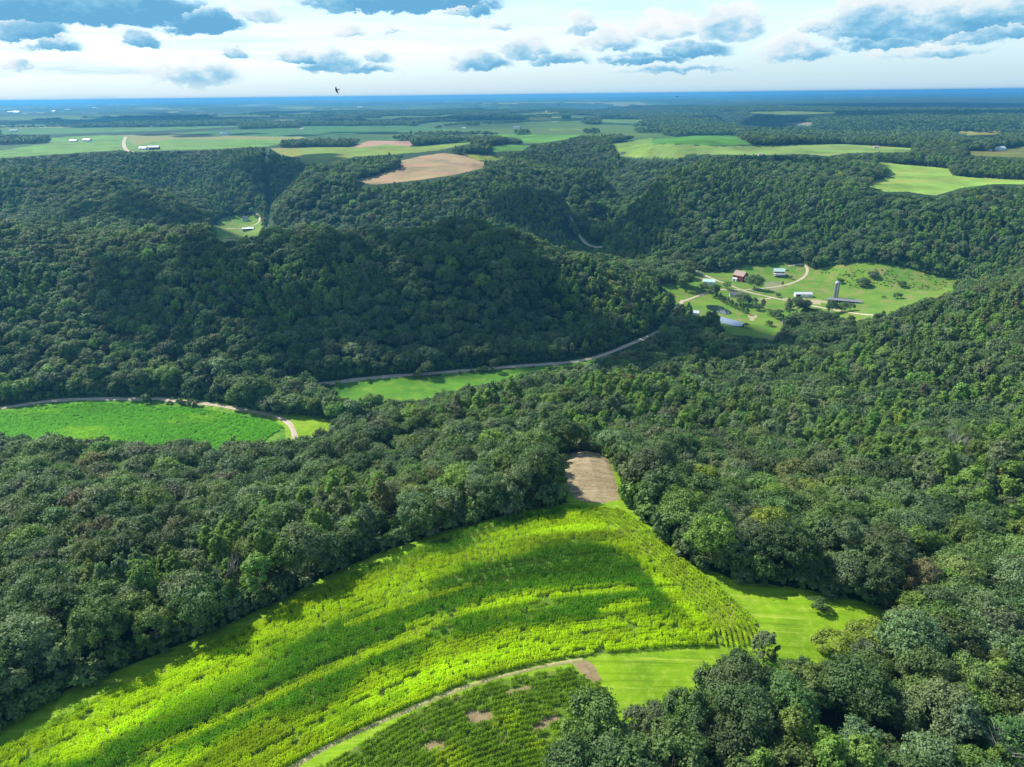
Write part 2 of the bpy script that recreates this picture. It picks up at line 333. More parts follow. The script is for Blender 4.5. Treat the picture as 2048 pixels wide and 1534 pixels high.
def poly_on(pts, r0, r1=26000):
    P = []
    for (x0, y0), (x1, y1) in zip(pts, pts[1:]+pts[:1]):
        n = max(1, int(math.hypot(x1-x0, y1-y0)/12)); P += [(x0+(x1-x0)*t/n, y0+(y1-y0)*t/n) for t in range(n)]
    P = np.array(P, float); d = ray(P[:, 0], P[:, 1]); h = np.hypot(d[:, 0], d[:, 1]); res = np.full(len(P), r1, float); alive = np.ones(len(P), bool)
    for r in np.geomspace(r0, r1, 700):
        x = d[:, 0]*r/h; y = d[:, 1]*r/h; hit = alive & (CAM_Z+d[:, 2]*r/h < H(x, y)); res[hit] = r; alive &= ~hit
    return np.stack([d[:, 0]*res/h, d[:, 1]*res/h], 1)
W = {k: poly_at(p, z) for k, p, z in (('open', OPEN_NEAR, 0), ('corn', CORN, 0), ('head', HEAD, 0), ('corn2', CORN2, 0), ('stub', STUB, -3), ('vfield', VFIELD, -100),
     ('vclear', VCLEAR, -100), ('vmead', VMEAD, -100))}
W['stub'] = poly_on(STUB, 130); W['farm'] = poly_on(FARM, 640); W['farm2'] = poly_on(FARM2, 900)
FW = [(poly_on(p, 900), tuple(v*q*(1.0 if n == 'brown' and i < 12 or i < 3 else .85 if i < 12 else .7) for v, q in zip(c, (1, 1, 1) if i < 3 or n == 'brown' else (1.2, .92, .6))), n) for i, (z, p, c, n) in enumerate(FLD)]
ROADS = [  # (px line, level, half width, label)
 ([(-200,828),(0,816),(120,806),(300,799),(335,801),(440,812),(540,828),(575,845),(588,866),(590,890),(580,930)], -100, 2.0),
 ([(560,782),(620,776),(800,757),(1000,737),(1150,718),(1230,700),(1290,676),(1335,648),(1365,600)], -99.5, 2.3),
 ([(1365,600),(1430,586),(1482,579),(1512,572),(1570,562),(1606,553),(1614,546),(1603,541),(1575,541)], -98.5, 1.7),
 ([(1375,541),(1410,552),(1440,562),(1482,579),(1540,590),(1600,604),(1660,620),(1700,633),(1760,655)], -99, 2.6),
 ([(1548,591),(1530,596),(1500,597)], -99.5, 1.6),
 ([(1134,438),(1128,455),(1145,474),(1172,486),(1210,491)], -94, 3.0),
 ([(422,468),(432,460),(455,455),(490,452),(515,446),(519,438),(508,434),(495,435)], -90, 1.8),
 ([(250,268),(246,280),(252,292),(270,296),(290,299)], 2, 5.0),
 ([(560,1560),(650,1505),(800,1437),(950,1377),(1100,1338),(1165,1328)], 0, 0.55),
]
RW = [(poly_at(p, z), hw) for p, z, hw in ROADS]
GAP = poly_at([(540,305),(536,350),(532,415)], -30)          # cutting through the far wood
FARM_SEEN = np.array([(1312,576),(1345,568),(1388,560),(1385,548),(1450,546),(1560,533),(1640,540),(1770,532),(1850,548),(1925,572),(1880,590),(1800,612),(1730,640),(1690,636),(1655,622),(1602,618),(1566,636),(1555,680),(1450,665),(1440,625),(1400,600),(1345,590)], float)
MEAD_SEEN = np.array([(640,780),(800,762),(1000,742),(1110,730),(1240,702),(1180,722),(1090,738),(985,766),(950,768),(900,786),(840,790),(800,795),(760,792),(700,784)], float)
VALE_SEEN = np.array([(-50,822),(120,812),(300,806),(450,822),(560,845),(600,880),(570,884),(520,872),(440,868),(400,880),(330,882),(280,872),(220,868),(140,886),(60,868),(-50,878)], float)
ROAD_SEEN = np.array([(1134,440),(1128,455),(1145,474),(1172,486),(1205,490)], float)
ROAD_SEEN_B = np.array([(1000,737),(1150,718),(1230,700),(1290,676),(1320,658)], float)
def hides_field(x, y, h):
    """trees too tall for the fields' edges: the field beyond shows over what grows there"""
    r = np.zeros(np.shape(x), bool); d = np.hypot(x, y); g = H(x, y)
    for f in (.25, .6, .9, 1.2):
        px, py, dep = project(x, y, g+h*f)
        for z, p, c, n in FLD: r |= inpoly(np.array(p, float), px, py) & (d > 620)
        r |= inpoly(np.array(FARM2, float), px, py) & (d > 620)
        r |= inpoly(np.array([(1150,906),(1185,892),(1212,908),(1228,950),(1238,1003),(1172,1008),(1150,985),(1136,945)], float), px, py) & (d > 120) & (d < 275)
        r |= inpoly(FARM_SEEN, px, py) & (d > 420) & (d < 1000)
        r |= inpoly(MEAD_SEEN, px, py) & (d > 330) & (d < 640)
        r |= inpoly(VALE_SEEN, px, py) & (d > 330) & (d < 470)
        r |= (dist_line(ROAD_SEEN_B, px, py) < 5) & (d > 460) & (d < 720)
        r |= (dist_line(ROAD_SEEN, px, py) < 6) & (d > 700) & (d < 1290)
    return r
BARE = [poly_at(p, 0) for p in ([(926,1436),(950,1428),(978,1427),(988,1444),(962,1452),(938,1456)], [(842,1502),(866,1489),(892,1490),(888,1504),(858,1514)], [(1056,1458),(1086,1440),(1114,1430),(1120,1440),(1088,1458),(1066,1472)], [(1010,1392),(1060,1378),(1064,1384),(1016,1400)])]
def forest_mask(x, y):
    """True where trees grow"""
    m = np.ones(np.shape(x), bool)
    for k in ('open', 'vfield', 'vclear', 'vmead', 'farm', 'farm2'): m &= ~inpoly(W[k], x, y)
    for P, c, n in FW: m &= ~inpoly(P, x, y)
    for P, hw in RW[:8]: m &= dist_line(P, x, y) > hw+3.0
    m &= dist_line(GAP, x, y) > 8
    r = np.hypot(x, y); a = np.arctan2(x, y)
    f = fbm(x*1.0, y*.75, 900, 41, 4)+.35*fbm(x, y*.5, 260, 47, 2)
    thr = .10-.50*sstep(.0, .42, a)-.16*sstep(2900, 4200, r)+.10*sstep(3000, 8000, r)
    m &= ~((r > 2300) & (f < thr))
    return m

# ------------------------------------------------------------------ mesh helpers
def mesh_np(name, V, Q, smooth_=False):
    me = bpy.data.meshes.new(name); V = np.asarray(V, np.float32); Q = np.asarray(Q, np.int32)
    n, k = Q.shape
    me.vertices.add(len(V)); me.vertices.foreach_set('co', V.ravel())
    me.loops.add(n*k); me.loops.foreach_set('vertex_index', Q.ravel())
    me.polygons.add(n); me.polygons.foreach_set('loop_start', np.arange(0, n*k, k, dtype=np.int32))
    if smooth_: me.polygons.foreach_set('use_smooth', np.ones(n, bool))
    me.update(calc_edges=True)
    return me
def link(name, me, mat=None, parent=None):
    o = bpy.data.objects.new(name, me); COL.objects.link(o)
    if mat is not None: me.materials.append(mat)
    if parent is not None: o.parent = parent
    return o
def tag(o, label=None, cat=None, group=None, kind=None):
    for k, v in (('label', label), ('category', cat), ('group', group), ('kind', kind)):
        if v: o[k] = v
    return o
def empty(name, loc, rz=0, s=1.0):
    o = bpy.data.objects.new(name, None); COL.objects.link(o); o.empty_display_size = .5
    o.location = loc; o.rotation_euler = (0, 0, rz)
    o.scale = (s, s, s) if isinstance(s, (int, float)) else s
    return o
class MB:
    def __init__(s): s.v = []; s.f = []
    def add(s, V, Fc):
        b = len(s.v); s.v += [tuple(p) for p in V]; s.f += [tuple(i+b for i in f) for f in Fc]
    def box(s, x0, x1, y0, y1, z0, z1):
        s.add([(x0,y0,z0),(x1,y0,z0),(x1,y1,z0),(x0,y1,z0),(x0,y0,z1),(x1,y0,z1),(x1,y1,z1),(x0,y1,z1)],
              [(0,3,2,1),(4,5,6,7),(0,1,5,4),(1,2,6,5),(2,3,7,6),(3,0,4,7)])
    def tube(s, pts, rad, n=7, cap=True):
        pts = [Vector(p) for p in pts]; rings = []
        for i, p in enumerate(pts):
            t = (pts[min(i+1, len(pts)-1)]-pts[max(i-1, 0)]).normalized()
            a = t.orthogonal().normalized(); b = t.cross(a)
            rings.append([p+(a*math.cos(2*math.pi*k/n)+b*math.sin(2*math.pi*k/n))*rad[i] for k in range(n)])
        V = [v for r in rings for v in r]; Fc = []
        for i in range(len(pts)-1):
            for k in range(n):
                Fc.append((i*n+k, i*n+(k+1) % n, (i+1)*n+(k+1) % n, (i+1)*n+k))
        if cap: Fc += [tuple(range(n))[::-1], tuple((len(pts)-1)*n+k for k in range(n))]
        s.add(V, Fc)
    def lathe(s, prof, n=24):
        V = [(r*math.cos(2*math.pi*k/n), r*math.sin(2*math.pi*k/n), z) for r, z in prof for k in range(n)]; Fc = []
        for i in range(len(prof)-1):
            for k in range(n): Fc.append((i*n+k, i*n+(k+1) % n, (i+1)*n+(k+1) % n, (i+1)*n+k))
        Fc.append(tuple((len(prof)-1)*n+k for k in range(n)))
        s.add(V, Fc)
    def mesh(s, name):
        me = bpy.data.meshes.new(name); me.from_pydata(s.v, [], s.f); me.update(); return me
    def build(s, name, mat, parent=None): return link(name, s.mesh(name), mat, parent)

# ------------------------------------------------------------------ materials
def new_mat(name, rough=.8, spec=.3):
    m = bpy.data.materials.new(name); m.use_nodes = True; nt = m.node_tree
    b = nt.nodes['Principled BSDF']; b.inputs['Roughness'].default_value = rough; b.inputs['Specular IOR Level'].default_value = spec
    return m, nt, b
def flat(name, c, rough=.7, spec=.3, var=.12, scale=3.0, metal=0):
    m, nt, b = new_mat(name, rough, spec)
    tc = nn(nt, 'ShaderNodeTexCoord'); n = noise(nt, tc.outputs['Object'], scale, 5)
    col = mixc(nt, n.outputs['Fac'], tuple(x*(1-var*1.6) for x in c), tuple(min(1, x*(1+var*1.6)) for x in c))
    lk(nt, col, b.inputs['Base Color']); b.inputs['Metallic'].default_value = metal
    return m
def leaf_mat(name, transl=.28, spec=.32, rough=.60):
    m, nt, b = new_mat(name, rough, spec)
    at_ = nn(nt, 'ShaderNodeAttribute', attribute_type='INSTANCER', attribute_name='tint')
    lv = nn(nt, 'ShaderNodeAttribute', attribute_type='GEOMETRY', attribute_name='leafv')
    f = mth(nt, 'ADD', mth(nt, 'MULTIPLY', lv.outputs['Fac'], .9), .55)
    v = nn(nt, 'ShaderNodeVectorMath', operation='SCALE'); lk(nt, at_.outputs['Color'], v.inputs[0]); lk(nt, f, v.inputs['Scale'])
    lk(nt, v.outputs[0], b.inputs['Base Color'])
    t = nn(nt, 'ShaderNodeBsdfTranslucent')
    tv = nn(nt, 'ShaderNodeVectorMath', operation='MULTIPLY'); lk(nt, v.outputs[0], tv.inputs[0]); tv.inputs[1].default_value = (1.25, 1.3, .45)
    lk(nt, tv.outputs[0], t.inputs[0])
    mx = nn(nt, 'ShaderNodeMixShader'); mx.inputs[0].default_value = transl
    lk(nt, b.outputs[0], mx.inputs[1]); lk(nt, t.outputs[0], mx.inputs[2])
    lk(nt, mx.outputs[0], nt.nodes['Material Output'].inputs[0])
    return m
LEAF = leaf_mat('leaves'); CORNL = leaf_mat('corn_leaves', .36, .10, .6)
BARK = flat('bark', (.13, .11, .085), .9, .2, .2, 2.0)
DEAD = flat('bare_wood', (.26, .235, .205), .8, .2, .2, 2.0)

def ground_mat(name, stops, s1, s2, mixk=.5, bump=.3, bscale=2.0, stripes=None):
    """stops: three colours blended by two sizes of noise"""
    m, nt, b = new_mat(name, .9, .15)
    tc = nn(nt, 'ShaderNodeTexCoord')
    a = noise(nt, tc.outputs['Object'], s1, 6, .65); c = noise(nt, tc.outputs['Object'], s2, 5, .6)
    c1 = mixc(nt, smooth(nt, a.outputs['Fac'], .3, .7), stops[0], stops[1])
    c2 = mixc(nt, mth(nt, 'MULTIPLY', smooth(nt, c.outputs['Fac'], .45, .75), mixk), c1, stops[2])
    if stripes is not None:      # swaths left by the mower
        mp = nn(nt, 'ShaderNodeMapping'); mp.inputs['Rotation'].default_value = (0, 0, stripes); mp.inputs['Scale'].default_value = (.03, .9, .05); lk(nt, tc.outputs['Object'], mp.inputs[0])
        sn = noise(nt, mp.outputs[0], 1.0, 5, .7); c2 = mixc(nt, mth(nt, 'MULTIPLY', smooth(nt, sn.outputs['Fac'], .52, .66), .75), c2, stops[2])
        c2 = mixc(nt, mth(nt, 'MULTIPLY', smooth(nt, sn.outputs['Fac'], .47, .32), .5), c2, tuple(v*.55 for v in stops[0]))
    lk(nt, c2, b.inputs['Base Color'])
    if bump:
        n = noise(nt, tc.outputs['Object'], bscale, 4, .7); bp = nn(nt, 'ShaderNodeBump'); bp.inputs['Strength'].default_value = bump; bp.inputs['Distance'].default_value = .4
        lk(nt, n.outputs['Fac'], bp.inputs['Height']); lk(nt, bp.outputs[0], b.inputs['Normal'])
    return m
def attr_ground():
    m, nt, b = new_mat('land', .9, .12)
    a = nn(nt, 'ShaderNodeAttribute', attribute_name='gcol'); tc = nn(nt, 'ShaderNodeTexCoord')
    n = noise(nt, tc.outputs['Object'], .35, 5, .7)
    f = mth(nt, 'ADD', mth(nt, 'MULTIPLY', n.outputs['Fac'], .9), .55)
    v = nn(nt, 'ShaderNodeVectorMath', operation='SCALE'); lk(nt, a.outputs['Color'], v.inputs[0]); lk(nt, f, v.inputs['Scale'])
    lk(nt, v.outputs[0], b.inputs['Base Color'])
    return m
G_LAND = attr_ground()
_mw = poly_at([(1420,1160),(1520,1240)], 0); _mw = _mw[1]-_mw[0]
G_MEADOW = ground_mat("mown_grass", ((.12,.24,.006), (.20,.35,.006), (.33,.42,.05)), .12, .5, .55, .35, 3, stripes=float(-math.atan2(_mw[1], _mw[0])))
G_CORN = ground_mat('corn_soil', ((.06,.13,.012), (.12,.20,.015), (.22,.17,.08)), .5, .15, .5, .3, 3)
G_STUB = ground_mat('stubble_soil', ((.19,.145,.075), (.32,.255,.14), (.46,.39,.23)), .25, 1.2, .5, .5, 4, stripes=1.62)
G_PAST = ground_mat('pasture_grass', ((.07,.18,.015), (.14,.235,.022), (.22,.20,.07)), .03, .075, 1.0, .5, .5)
G_VCROP = ground_mat('valley_crop', ((.055,.17,.012), (.095,.235,.014), (.20,.29,.03)), .05, .11, .7, .6, .9)
G_SOIL = ground_mat('bare_soil', ((.33,.27,.15), (.40,.33,.20), (.30,.30,.12)), .1, .4, .6, .2, 2)
G_YARD = ground_mat('worn_yard', ((.13,.19,.05), (.21,.21,.10), (.30,.26,.17)), .12, .4, .7, .3, 2)
G_BARE = ground_mat('worn_soil', ((.20,.145,.075), (.32,.24,.13), (.16,.19,.04)), .7, .35, .8, .4, 3)
G_DRY = ground_mat('dry_grass', ((.26,.27,.08), (.42,.36,.18), (.16,.25,.03)), .35, 1.1, .8, .3, 3)
G_ROAD = ground_mat('gravel', ((.40,.33,.23), (.50,.42,.30), (.32,.27,.18)), .3, 1.0, .4, .2, 3)
def field_mat(i, c, n):
    """far fields: drilled strips along one heading"""
    m, nt, b = new_mat('field_cover', .9, .12)
    tc = nn(nt, 'ShaderNodeTexCoord'); a = noise(nt, tc.outputs['Object'], .012, 5, .6)
    mp = nn(nt, 'ShaderNodeMapping'); mp.inputs['Rotation'].default_value = (0, 0, .4+i*1.3); lk(nt, tc.outputs['Object'], mp.inputs[0])
    mp.inputs['Scale'].default_value = (.004, .034, 1)
    st = noise(nt, mp.outputs[0], 1.0, 4, .6)
    k = .35 if n != 'brown' else .25
    c1 = mixc(nt, smooth(nt, a.outputs['Fac'], .3, .7), tuple(x*(1-k) for x in c), tuple(x*(1+k) for x in c))
    c2 = mixc(nt, mth(nt, 'MULTIPLY', smooth(nt, st.outputs['Fac'], .5, .58), .75), c1, (c[0]*1.5, c[1]*.95, c[2]*1.3))
    lk(nt, c2, b.inputs['Base Color'])
    return m

# ------------------------------------------------------------------ the ground: one sheet in a fan round the camera, cut where its cover changes
def build_ground():
    NA = 1400
    az = np.linspace(R_(-58), R_(58), NA)
    ang = np.concatenate([np.linspace(R_(68), R_(8), 470), np.linspace(R_(7.93), R_(1.5), 330), np.geomspace(R_(1.48), R_(.19), 130)]); NR = len(ang)
    rr = 120/np.tan(ang)
    A, Rr = np.meshgrid(az, rr)
    X = Rr*np.sin(A); Y = Rr*np.cos(A); Z = H(X, Y)
    fm = forest_mask(X, Y)
    Z = Z-0.0
    raise_ = sstep(5200, 6800, Rr)*fm*(11+5*fbm(X, Y, 90, 77, 2))
    Z = Z+raise_
    zone = np.zeros(X.shape, int)
    order = [('open', 1), ('corn', 2), ('corn2', 2), ('stub', 3), ('vclear', 4), ('vfield', 5), ('vmead', 6), ('farm', 7), ('farm2', 8)]
    W['pad'] = poly_at([(1566,590),(1600,589),(1640,592),(1660,598),(1640,607),(1600,602),(1565,594)], -99); W['bare'] = poly_at([(1142,1335),(1168,1327),(1188,1340),(1202,1365),(1186,1372),(1160,1352)], 0); W['bare2'] = poly_at([(1452,1232),(1464,1226),(1474,1240),(1466,1252),(1452,1250)], 0); W['yard'] = poly_at([(1527,560),(1545,556),(1564,557),(1568,567),(1550,573),(1533,573)], -98); W['sand'] = poly_at([(1494,634),(1503,631),(1513,634),(1512,640),(1500,641)], -101); order += [('yard', 11), ('sand', 9), ('pad', 9), ('bare', 10), ('bare2', 10)]
    for q, P in enumerate(BARE): W['bare_%d' % q] = P; order.append(('bare_%d' % q, 10))
    for k, i in order: zone[inpoly(W[k], X, Y)] = i
    for i, (P, c, n) in enumerate(FW): zone[inpoly(P, X, Y) & (Rr > 700)] = 20+i
    # colour of the land itself
    v = fbm(X, Y, 700, 61, 3)
    gc = np.zeros(X.shape+(4,), np.float32); gc[..., 3] = 1
    fo = np.array([.022, .050, .018]); f1 = np.array([.075, .13, .02]); f2 = np.array([.20, .21, .06]); f3 = np.array([.035, .085, .018])
    t = sstep(-.3, .5, v)[..., None]; cell = fbm(X*.6+Y*.25, Y*.5, 420, 88, 2)[..., None]
    fc = f1*(1-t)+f3*t; fc = np.where(cell > .22, f2, fc)
    fmg = fm | (dist_line(GAP, X, Y) < 14)
    gc[..., :3] = np.where(fmg[..., None], fo*(np.where(Rr > 4800, 1.25, 1.0)[..., None]), fc)
    # the vertex grid is cut by face
    idx = np.arange(NA*NR).reshape(NR, NA)
    Q = np.stack([idx[:-1, :-1], idx[:-1, 1:], idx[1:, 1:], idx[1:, :-1]], -1).reshape(-1, 4)
    fz = zone[:-1, :-1].ravel()
    V = np.stack([X, Y, Z], -1).reshape(-1, 3); gcf = gc.reshape(-1, 4)
    names = {0: ('ground', G_LAND), 1: ('meadow', G_MEADOW), 2: ('corn_field', G_CORN), 3: ('stubble_field', G_STUB), 4: ('meadow', G_MEADOW), 5: ('corn_field', G_VCROP), 6: ('meadow', G_VCROP), 7: ('pasture', G_PAST), 8: ('pasture', G_PAST), 9: ('paddock', G_SOIL), 10: ('bare_soil', G_BARE), 11: ('farmyard', G_YARD)}
    for zid in np.unique(fz):
        q = Q[fz == zid]; u, inv = np.unique(q, return_inverse=True)
        if zid < 20: nm, mt = names[zid]
        else: nm, mt = 'field', field_mat(zid, FW[zid-20][1], FW[zid-20][2])
        me = mesh_np(nm, V[u], inv.reshape(-1, 4)[:, ::-1], True)
        if zid == 0:
            ca = me.color_attributes.new('gcol', 'FLOAT_COLOR', 'POINT'); ca.data.foreach_set('color', gcf[u].ravel())
        tag(link(nm, me, mt), kind='structure')
build_ground()

def resample(P, step):
    seg = np.hypot(*np.diff(P, axis=0).T); s = np.concatenate([[0], np.cumsum(seg)])
    # smooth the corners with a Catmull-Rom spline first
    Q = []
    n = len(P)
    for i in range(n-1):
        p0, p1, p2, p3 = P[max(i-1, 0)], P[i], P[i+1], P[min(i+2, n-1)]
        m = max(2, int(seg[i]/step))
        for t in np.arange(m)/m:
            Q.append(.5*((2*p1)+(-p0+p2)*t+(2*p0-5*p1+4*p2-p3)*t*t+(-p0+3*p1-3*p2+p3)*t**3))
    Q.append(P[-1]); return np.array(Q)
def build_roads():
    nm = ['road']*5+['road', 'driveway', 'road', 'farm_track']; nm[2] = 'driveway'; nm[4] = 'driveway'
    for (P, hw), name in zip(RW, nm):
        C = resample(P, 3.0); T = np.gradient(C, axis=0); T /= np.linalg.norm(T, axis=1)[:, None]; N = np.stack([-T[:, 1], T[:, 0]], 1)
        w = hw*(1+.12*np.sin(np.arange(len(C))*.7)); V = []
        for k in (-1, -.33, .33, 1):
            q = C+N*(w*k)[:, None]; lift = .28 if hw > 1 else .12
            V.append(np.c_[q, H(q[:, 0], q[:, 1])+lift+(.05 if abs(k) < .5 else -.12)])
        V = np.stack(V, 1); n = len(C); idx = np.arange(n*4).reshape(n, 4)
        Q = np.stack([idx[:-1, :-1], idx[:-1, 1:], idx[1:, 1:], idx[1:, :-1]], -1).reshape(-1, 4)
        tag(link(name, mesh_np(name, V.reshape(-1, 3), Q[:, ::-1], True), G_ROAD if name != 'farm_track' else G_DRY), kind='structure')
build_roads()

# ------------------------------------------------------------------ trees
def leaf_quads(C, N, s, r):
    """one leaf spray per row: centre, normal, size"""
    n = len(C); a = r.normal(size=(n, 3)); t = np.cross(N, a); t /= np.linalg.norm(t, axis=1)[:, None]+1e-9
    b = np.cross(N, t); b /= np.linalg.norm(b, axis=1)[:, None]+1e-9
    s = s[:, None]; e = r.uniform(.55, 1.0, (n, 1))
    P = np.stack([C-t*s, C-b*s*e+N*s*.15, C+t*s*r.uniform(.8, 1.2, (n, 1)), C+b*s*e-N*s*.1], 1)
    return P.reshape(-1, 3), np.arange(n*4).reshape(-1, 4)
def make_crown(seed, R, Hc, zc, nl, npl, ls, narrow=False, gap=.0):
    """crown of leaf sprays gathered in lobes; R radius, Hc half height, zc centre height"""
    r = np.random.default_rng(seed); Cs, Ns, Vs = [], [], []
    k = 0; lobes = []
    while len(lobes) < nl:
        d = r.normal(size=3); d /= np.linalg.norm(d)
        if d[2] < -.45: continue
        q = r.uniform(.62, .86)
        rad = R*r.uniform(.20, .40)*(1.0 if not narrow else .8)
        c = d*np.array([R, R, Hc])*q; c[2] += zc
        if narrow: c[:2] *= np.clip(1.15-(c[2]-zc+Hc)/(2*Hc)*.7, .3, 1)
        c += r.normal(size=3)*R*.09
        lobes.append((c, rad, d))
    lobes.append((np.array([0, 0, zc+Hc*.45]), R*.5, np.array([0, 0, 1.])))
    for c, rad, dl in lobes:
        n = int(npl*r.uniform(.75, 1.25)*(rad/(R*.32))**1.5)
        nt_ = max(5, int(13*(rad/(R*.32))**2)); td_ = r.normal(size=(nt_*3, 3)); td_ /= np.linalg.norm(td_, axis=1)[:, None]
        td_ = td_[(td_@dl+.45*td_[:, 2]) > r.uniform(-.6, .3, nt_*3)][:nt_]; tl = r.uniform(.78, 1.16, len(td_)); ts = r.normal(0, .09, len(td_))
        w = r.integers(0, len(td_), n); d = td_[w]+r.normal(size=(n, 3))*.20
        sq = np.array([1, 1, .82])
        Cs.append(c+d*rad*sq*tl[w][:, None]*r.uniform(.86, 1.06, (n, 1)))
        d = d/np.linalg.norm(d, axis=1)[:, None]
        nn_ = d+r.normal(size=d.shape)*.42+np.array([0, 0, .35]); nn_ /= np.linalg.norm(nn_, axis=1)[:, None]; Ns.append(nn_)
        Vs.append(np.clip(r.normal(.5, .15, len(d))+r.normal(0, .10)+ts[w], 0, 1))
    C = np.concatenate(Cs); N = np.concatenate(Ns); v = np.concatenate(Vs)
    V, Q = leaf_quads(C, N, ls*r.uniform(.7, 1.3, len(C)), r)
    return V, Q, np.repeat(v, 4)
def make_trunk(seed, h, zc, R, rb, limbs=5):
    r = random.Random(seed); m = MB()
    m.tube([(0, 0, -1.5), (0, 0, .4), (.1, 0, h*.3), (r.uniform(-.3, .3), r.uniform(-.3, .3), h*.6), (0, 0, h*.85)], [rb*1.5, rb*1.05, rb*.8, rb*.5, rb*.12], 8)
    for k in range(limbs):
        a = k*2*math.pi/limbs+r.uniform(-.4, .4); z0 = h*r.uniform(.28, .5); L = R*r.uniform(.55, .8)
        m.tube([(0, 0, z0), (math.cos(a)*L*.5, math.sin(a)*L*.5, z0+L*.45), (math.cos(a)*L, math.sin(a)*L, z0+L*.95)], [rb*.42, rb*.28, rb*.07], 5)
    return m
KINDS = []   # (name, shape word, radius, height)
SPEC = [('broadleaf_tree', 'broad domed', 5.4, 5.0, 9.6, 46), ('broadleaf_tree', 'round', 4.7, 4.9, 9.0, 36), ('broadleaf_tree', 'wide spreading', 5.6, 4.4, 9.0, 50), ('broadleaf_tree', 'uneven lumpy', 5.0, 5.6, 9.8, 34),
        ('poplar_tree', 'tall narrow', 3.5, 7.2, 10.2, 40), ('poplar_tree', 'upright oval', 4.1, 6.2, 10.0, 40), ('shrub', 'low bushy', 2.3, 1.7, 1.9, 16)]
HI, MID, FAR_ = [], [], []
for i, (nm, sh, R, Hc, zc, nl) in enumerate(SPEC):
    nar = nm == 'poplar_tree'
    npl = 270 if nm != 'shrub' else 120
    V, Q, v = make_crown(100+i, R, Hc, zc, nl, npl, .215 if nm != 'shrub' else .16, nar)
    me = mesh_np('crown', V, Q); a = me.attributes.new('leafv', 'FLOAT', 'POINT'); a.data.foreach_set('value', v.astype(np.float32)); me.materials.append(LEAF)
    tm = make_trunk(200+i, zc+Hc*.6, zc, R, .26 if nm != 'shrub' else .07); tme = tm.mesh('trunk'); tme.materials.append(BARK)
    HI.append((me, tme))
def proto(name, crown, trunk):
    V, Q, v = crown
    if trunk is not None:
        tv = np.array(trunk.v); tf = [f for f in trunk.f if len(f) == 4]
        nV = np.concatenate([V, tv]); nQ = np.concatenate([Q, np.array(tf)+len(V)])
    else: nV, nQ = V, Q
    me = mesh_np(name, nV, nQ); me.materials.append(LEAF); me.materials.append(BARK)
    mi = np.zeros(len(nQ), np.int32); mi[len(Q):] = 1; me.polygons.foreach_set('material_index', mi)
    lv = np.full(len(nV), .5, np.float32); lv[:len(V)] = v
    a = me.attributes.new('leafv', 'FLOAT', 'POINT'); a.data.foreach_set('value', lv)
    return bpy.data.objects.new(name, me)
for i, (nm, sh, R, Hc, zc, nl) in enumerate(SPEC):
    nar = nm == 'poplar_tree'
    tm = make_trunk(200+i, zc+Hc*.6, zc, R, .26 if nm != 'shrub' else .07, 4)
    MID.append(proto('woodland_tree', make_crown(100+i, R, Hc, zc, nl, 62, .42 if nm != 'shrub' else .33, nar), tm))
    if i < 6: FAR_.append(proto('far_tree', make_crown(300+i, R, Hc*.9, zc-1.5, 14, 9, 1.5, nar), None))

def scatter(name, protos, P, rot, scl, pick, tint, mat=None):
    """one object: points with a small copy of one of the protos on each"""
    me = bpy.data.meshes.new(name); me.vertices.add(len(P)); me.vertices.foreach_set('co', np.asarray(P, np.float32).ravel())
    for nm, ty, d in (('rot', 'FLOAT', rot), ('pick', 'INT', pick)):
        a = me.attributes.new(nm, ty, 'POINT'); a.data.foreach_set('value', np.asarray(d, np.float32 if ty == 'FLOAT' else np.int32))
    for nm, d in (('scl', scl), ('tint', tint)):
        a = me.attributes.new(nm, 'FLOAT_VECTOR', 'POINT'); a.data.foreach_set('vector', np.asarray(d, np.float32).ravel())
    o = link(name, me)
    g = bpy.data.node_groups.new(name, 'GeometryNodeTree')
    g.interface.new_socket('Geometry', in_out='INPUT', socket_type='NodeSocketGeometry'); g.interface.new_socket('Geometry', in_out='OUTPUT', socket_type='NodeSocketGeometry')
    gi = g.nodes.new('NodeGroupInput'); go = g.nodes.new('NodeGroupOutput')
    jn = g.nodes.new('GeometryNodeJoinGeometry')
    for p in reversed(protos):
        oi = g.nodes.new('GeometryNodeObjectInfo'); oi.inputs['Object'].default_value = p; oi.inputs['As Instance'].default_value = False
        gi2 = g.nodes.new('GeometryNodeGeometryToInstance'); g.links.new(oi.outputs['Geometry'], gi2.inputs[0]); g.links.new(gi2.outputs[0], jn.inputs[0])
    ip = g.nodes.new('GeometryNodeInstanceOnPoints'); ip.inputs['Pick Instance'].default_value = True
    def named(nm, ty):
        n = g.nodes.new('GeometryNodeInputNamedAttribute'); n.data_type = ty; n.inputs['Name'].default_value = nm; return n.outputs['Attribute']
    mp = g.nodes.new('GeometryNodeMeshToPoints'); g.links.new(gi.outputs[0], mp.inputs[0]); g.links.new(mp.outputs[0], ip.inputs['Points'])
    g.links.new(jn.outputs[0], ip.inputs['Instance']); g.links.new(named('pick', 'INT'), ip.inputs['Instance Index'])
    cx = g.nodes.new('ShaderNodeCombineXYZ'); g.links.new(named('rot', 'FLOAT'), cx.inputs[2])
    er = g.nodes.new('FunctionNodeEulerToRotation'); g.links.new(cx.outputs[0], er.inputs[0]); g.links.new(er.outputs[0], ip.inputs['Rotation'])
    g.links.new(named('scl', 'FLOAT_VECTOR'), ip.inputs['Scale']); g.links.new(ip.outputs[0], go.inputs[0])
    md = o.modifiers.new('scatter', 'NODES'); md.node_group = g
    return o

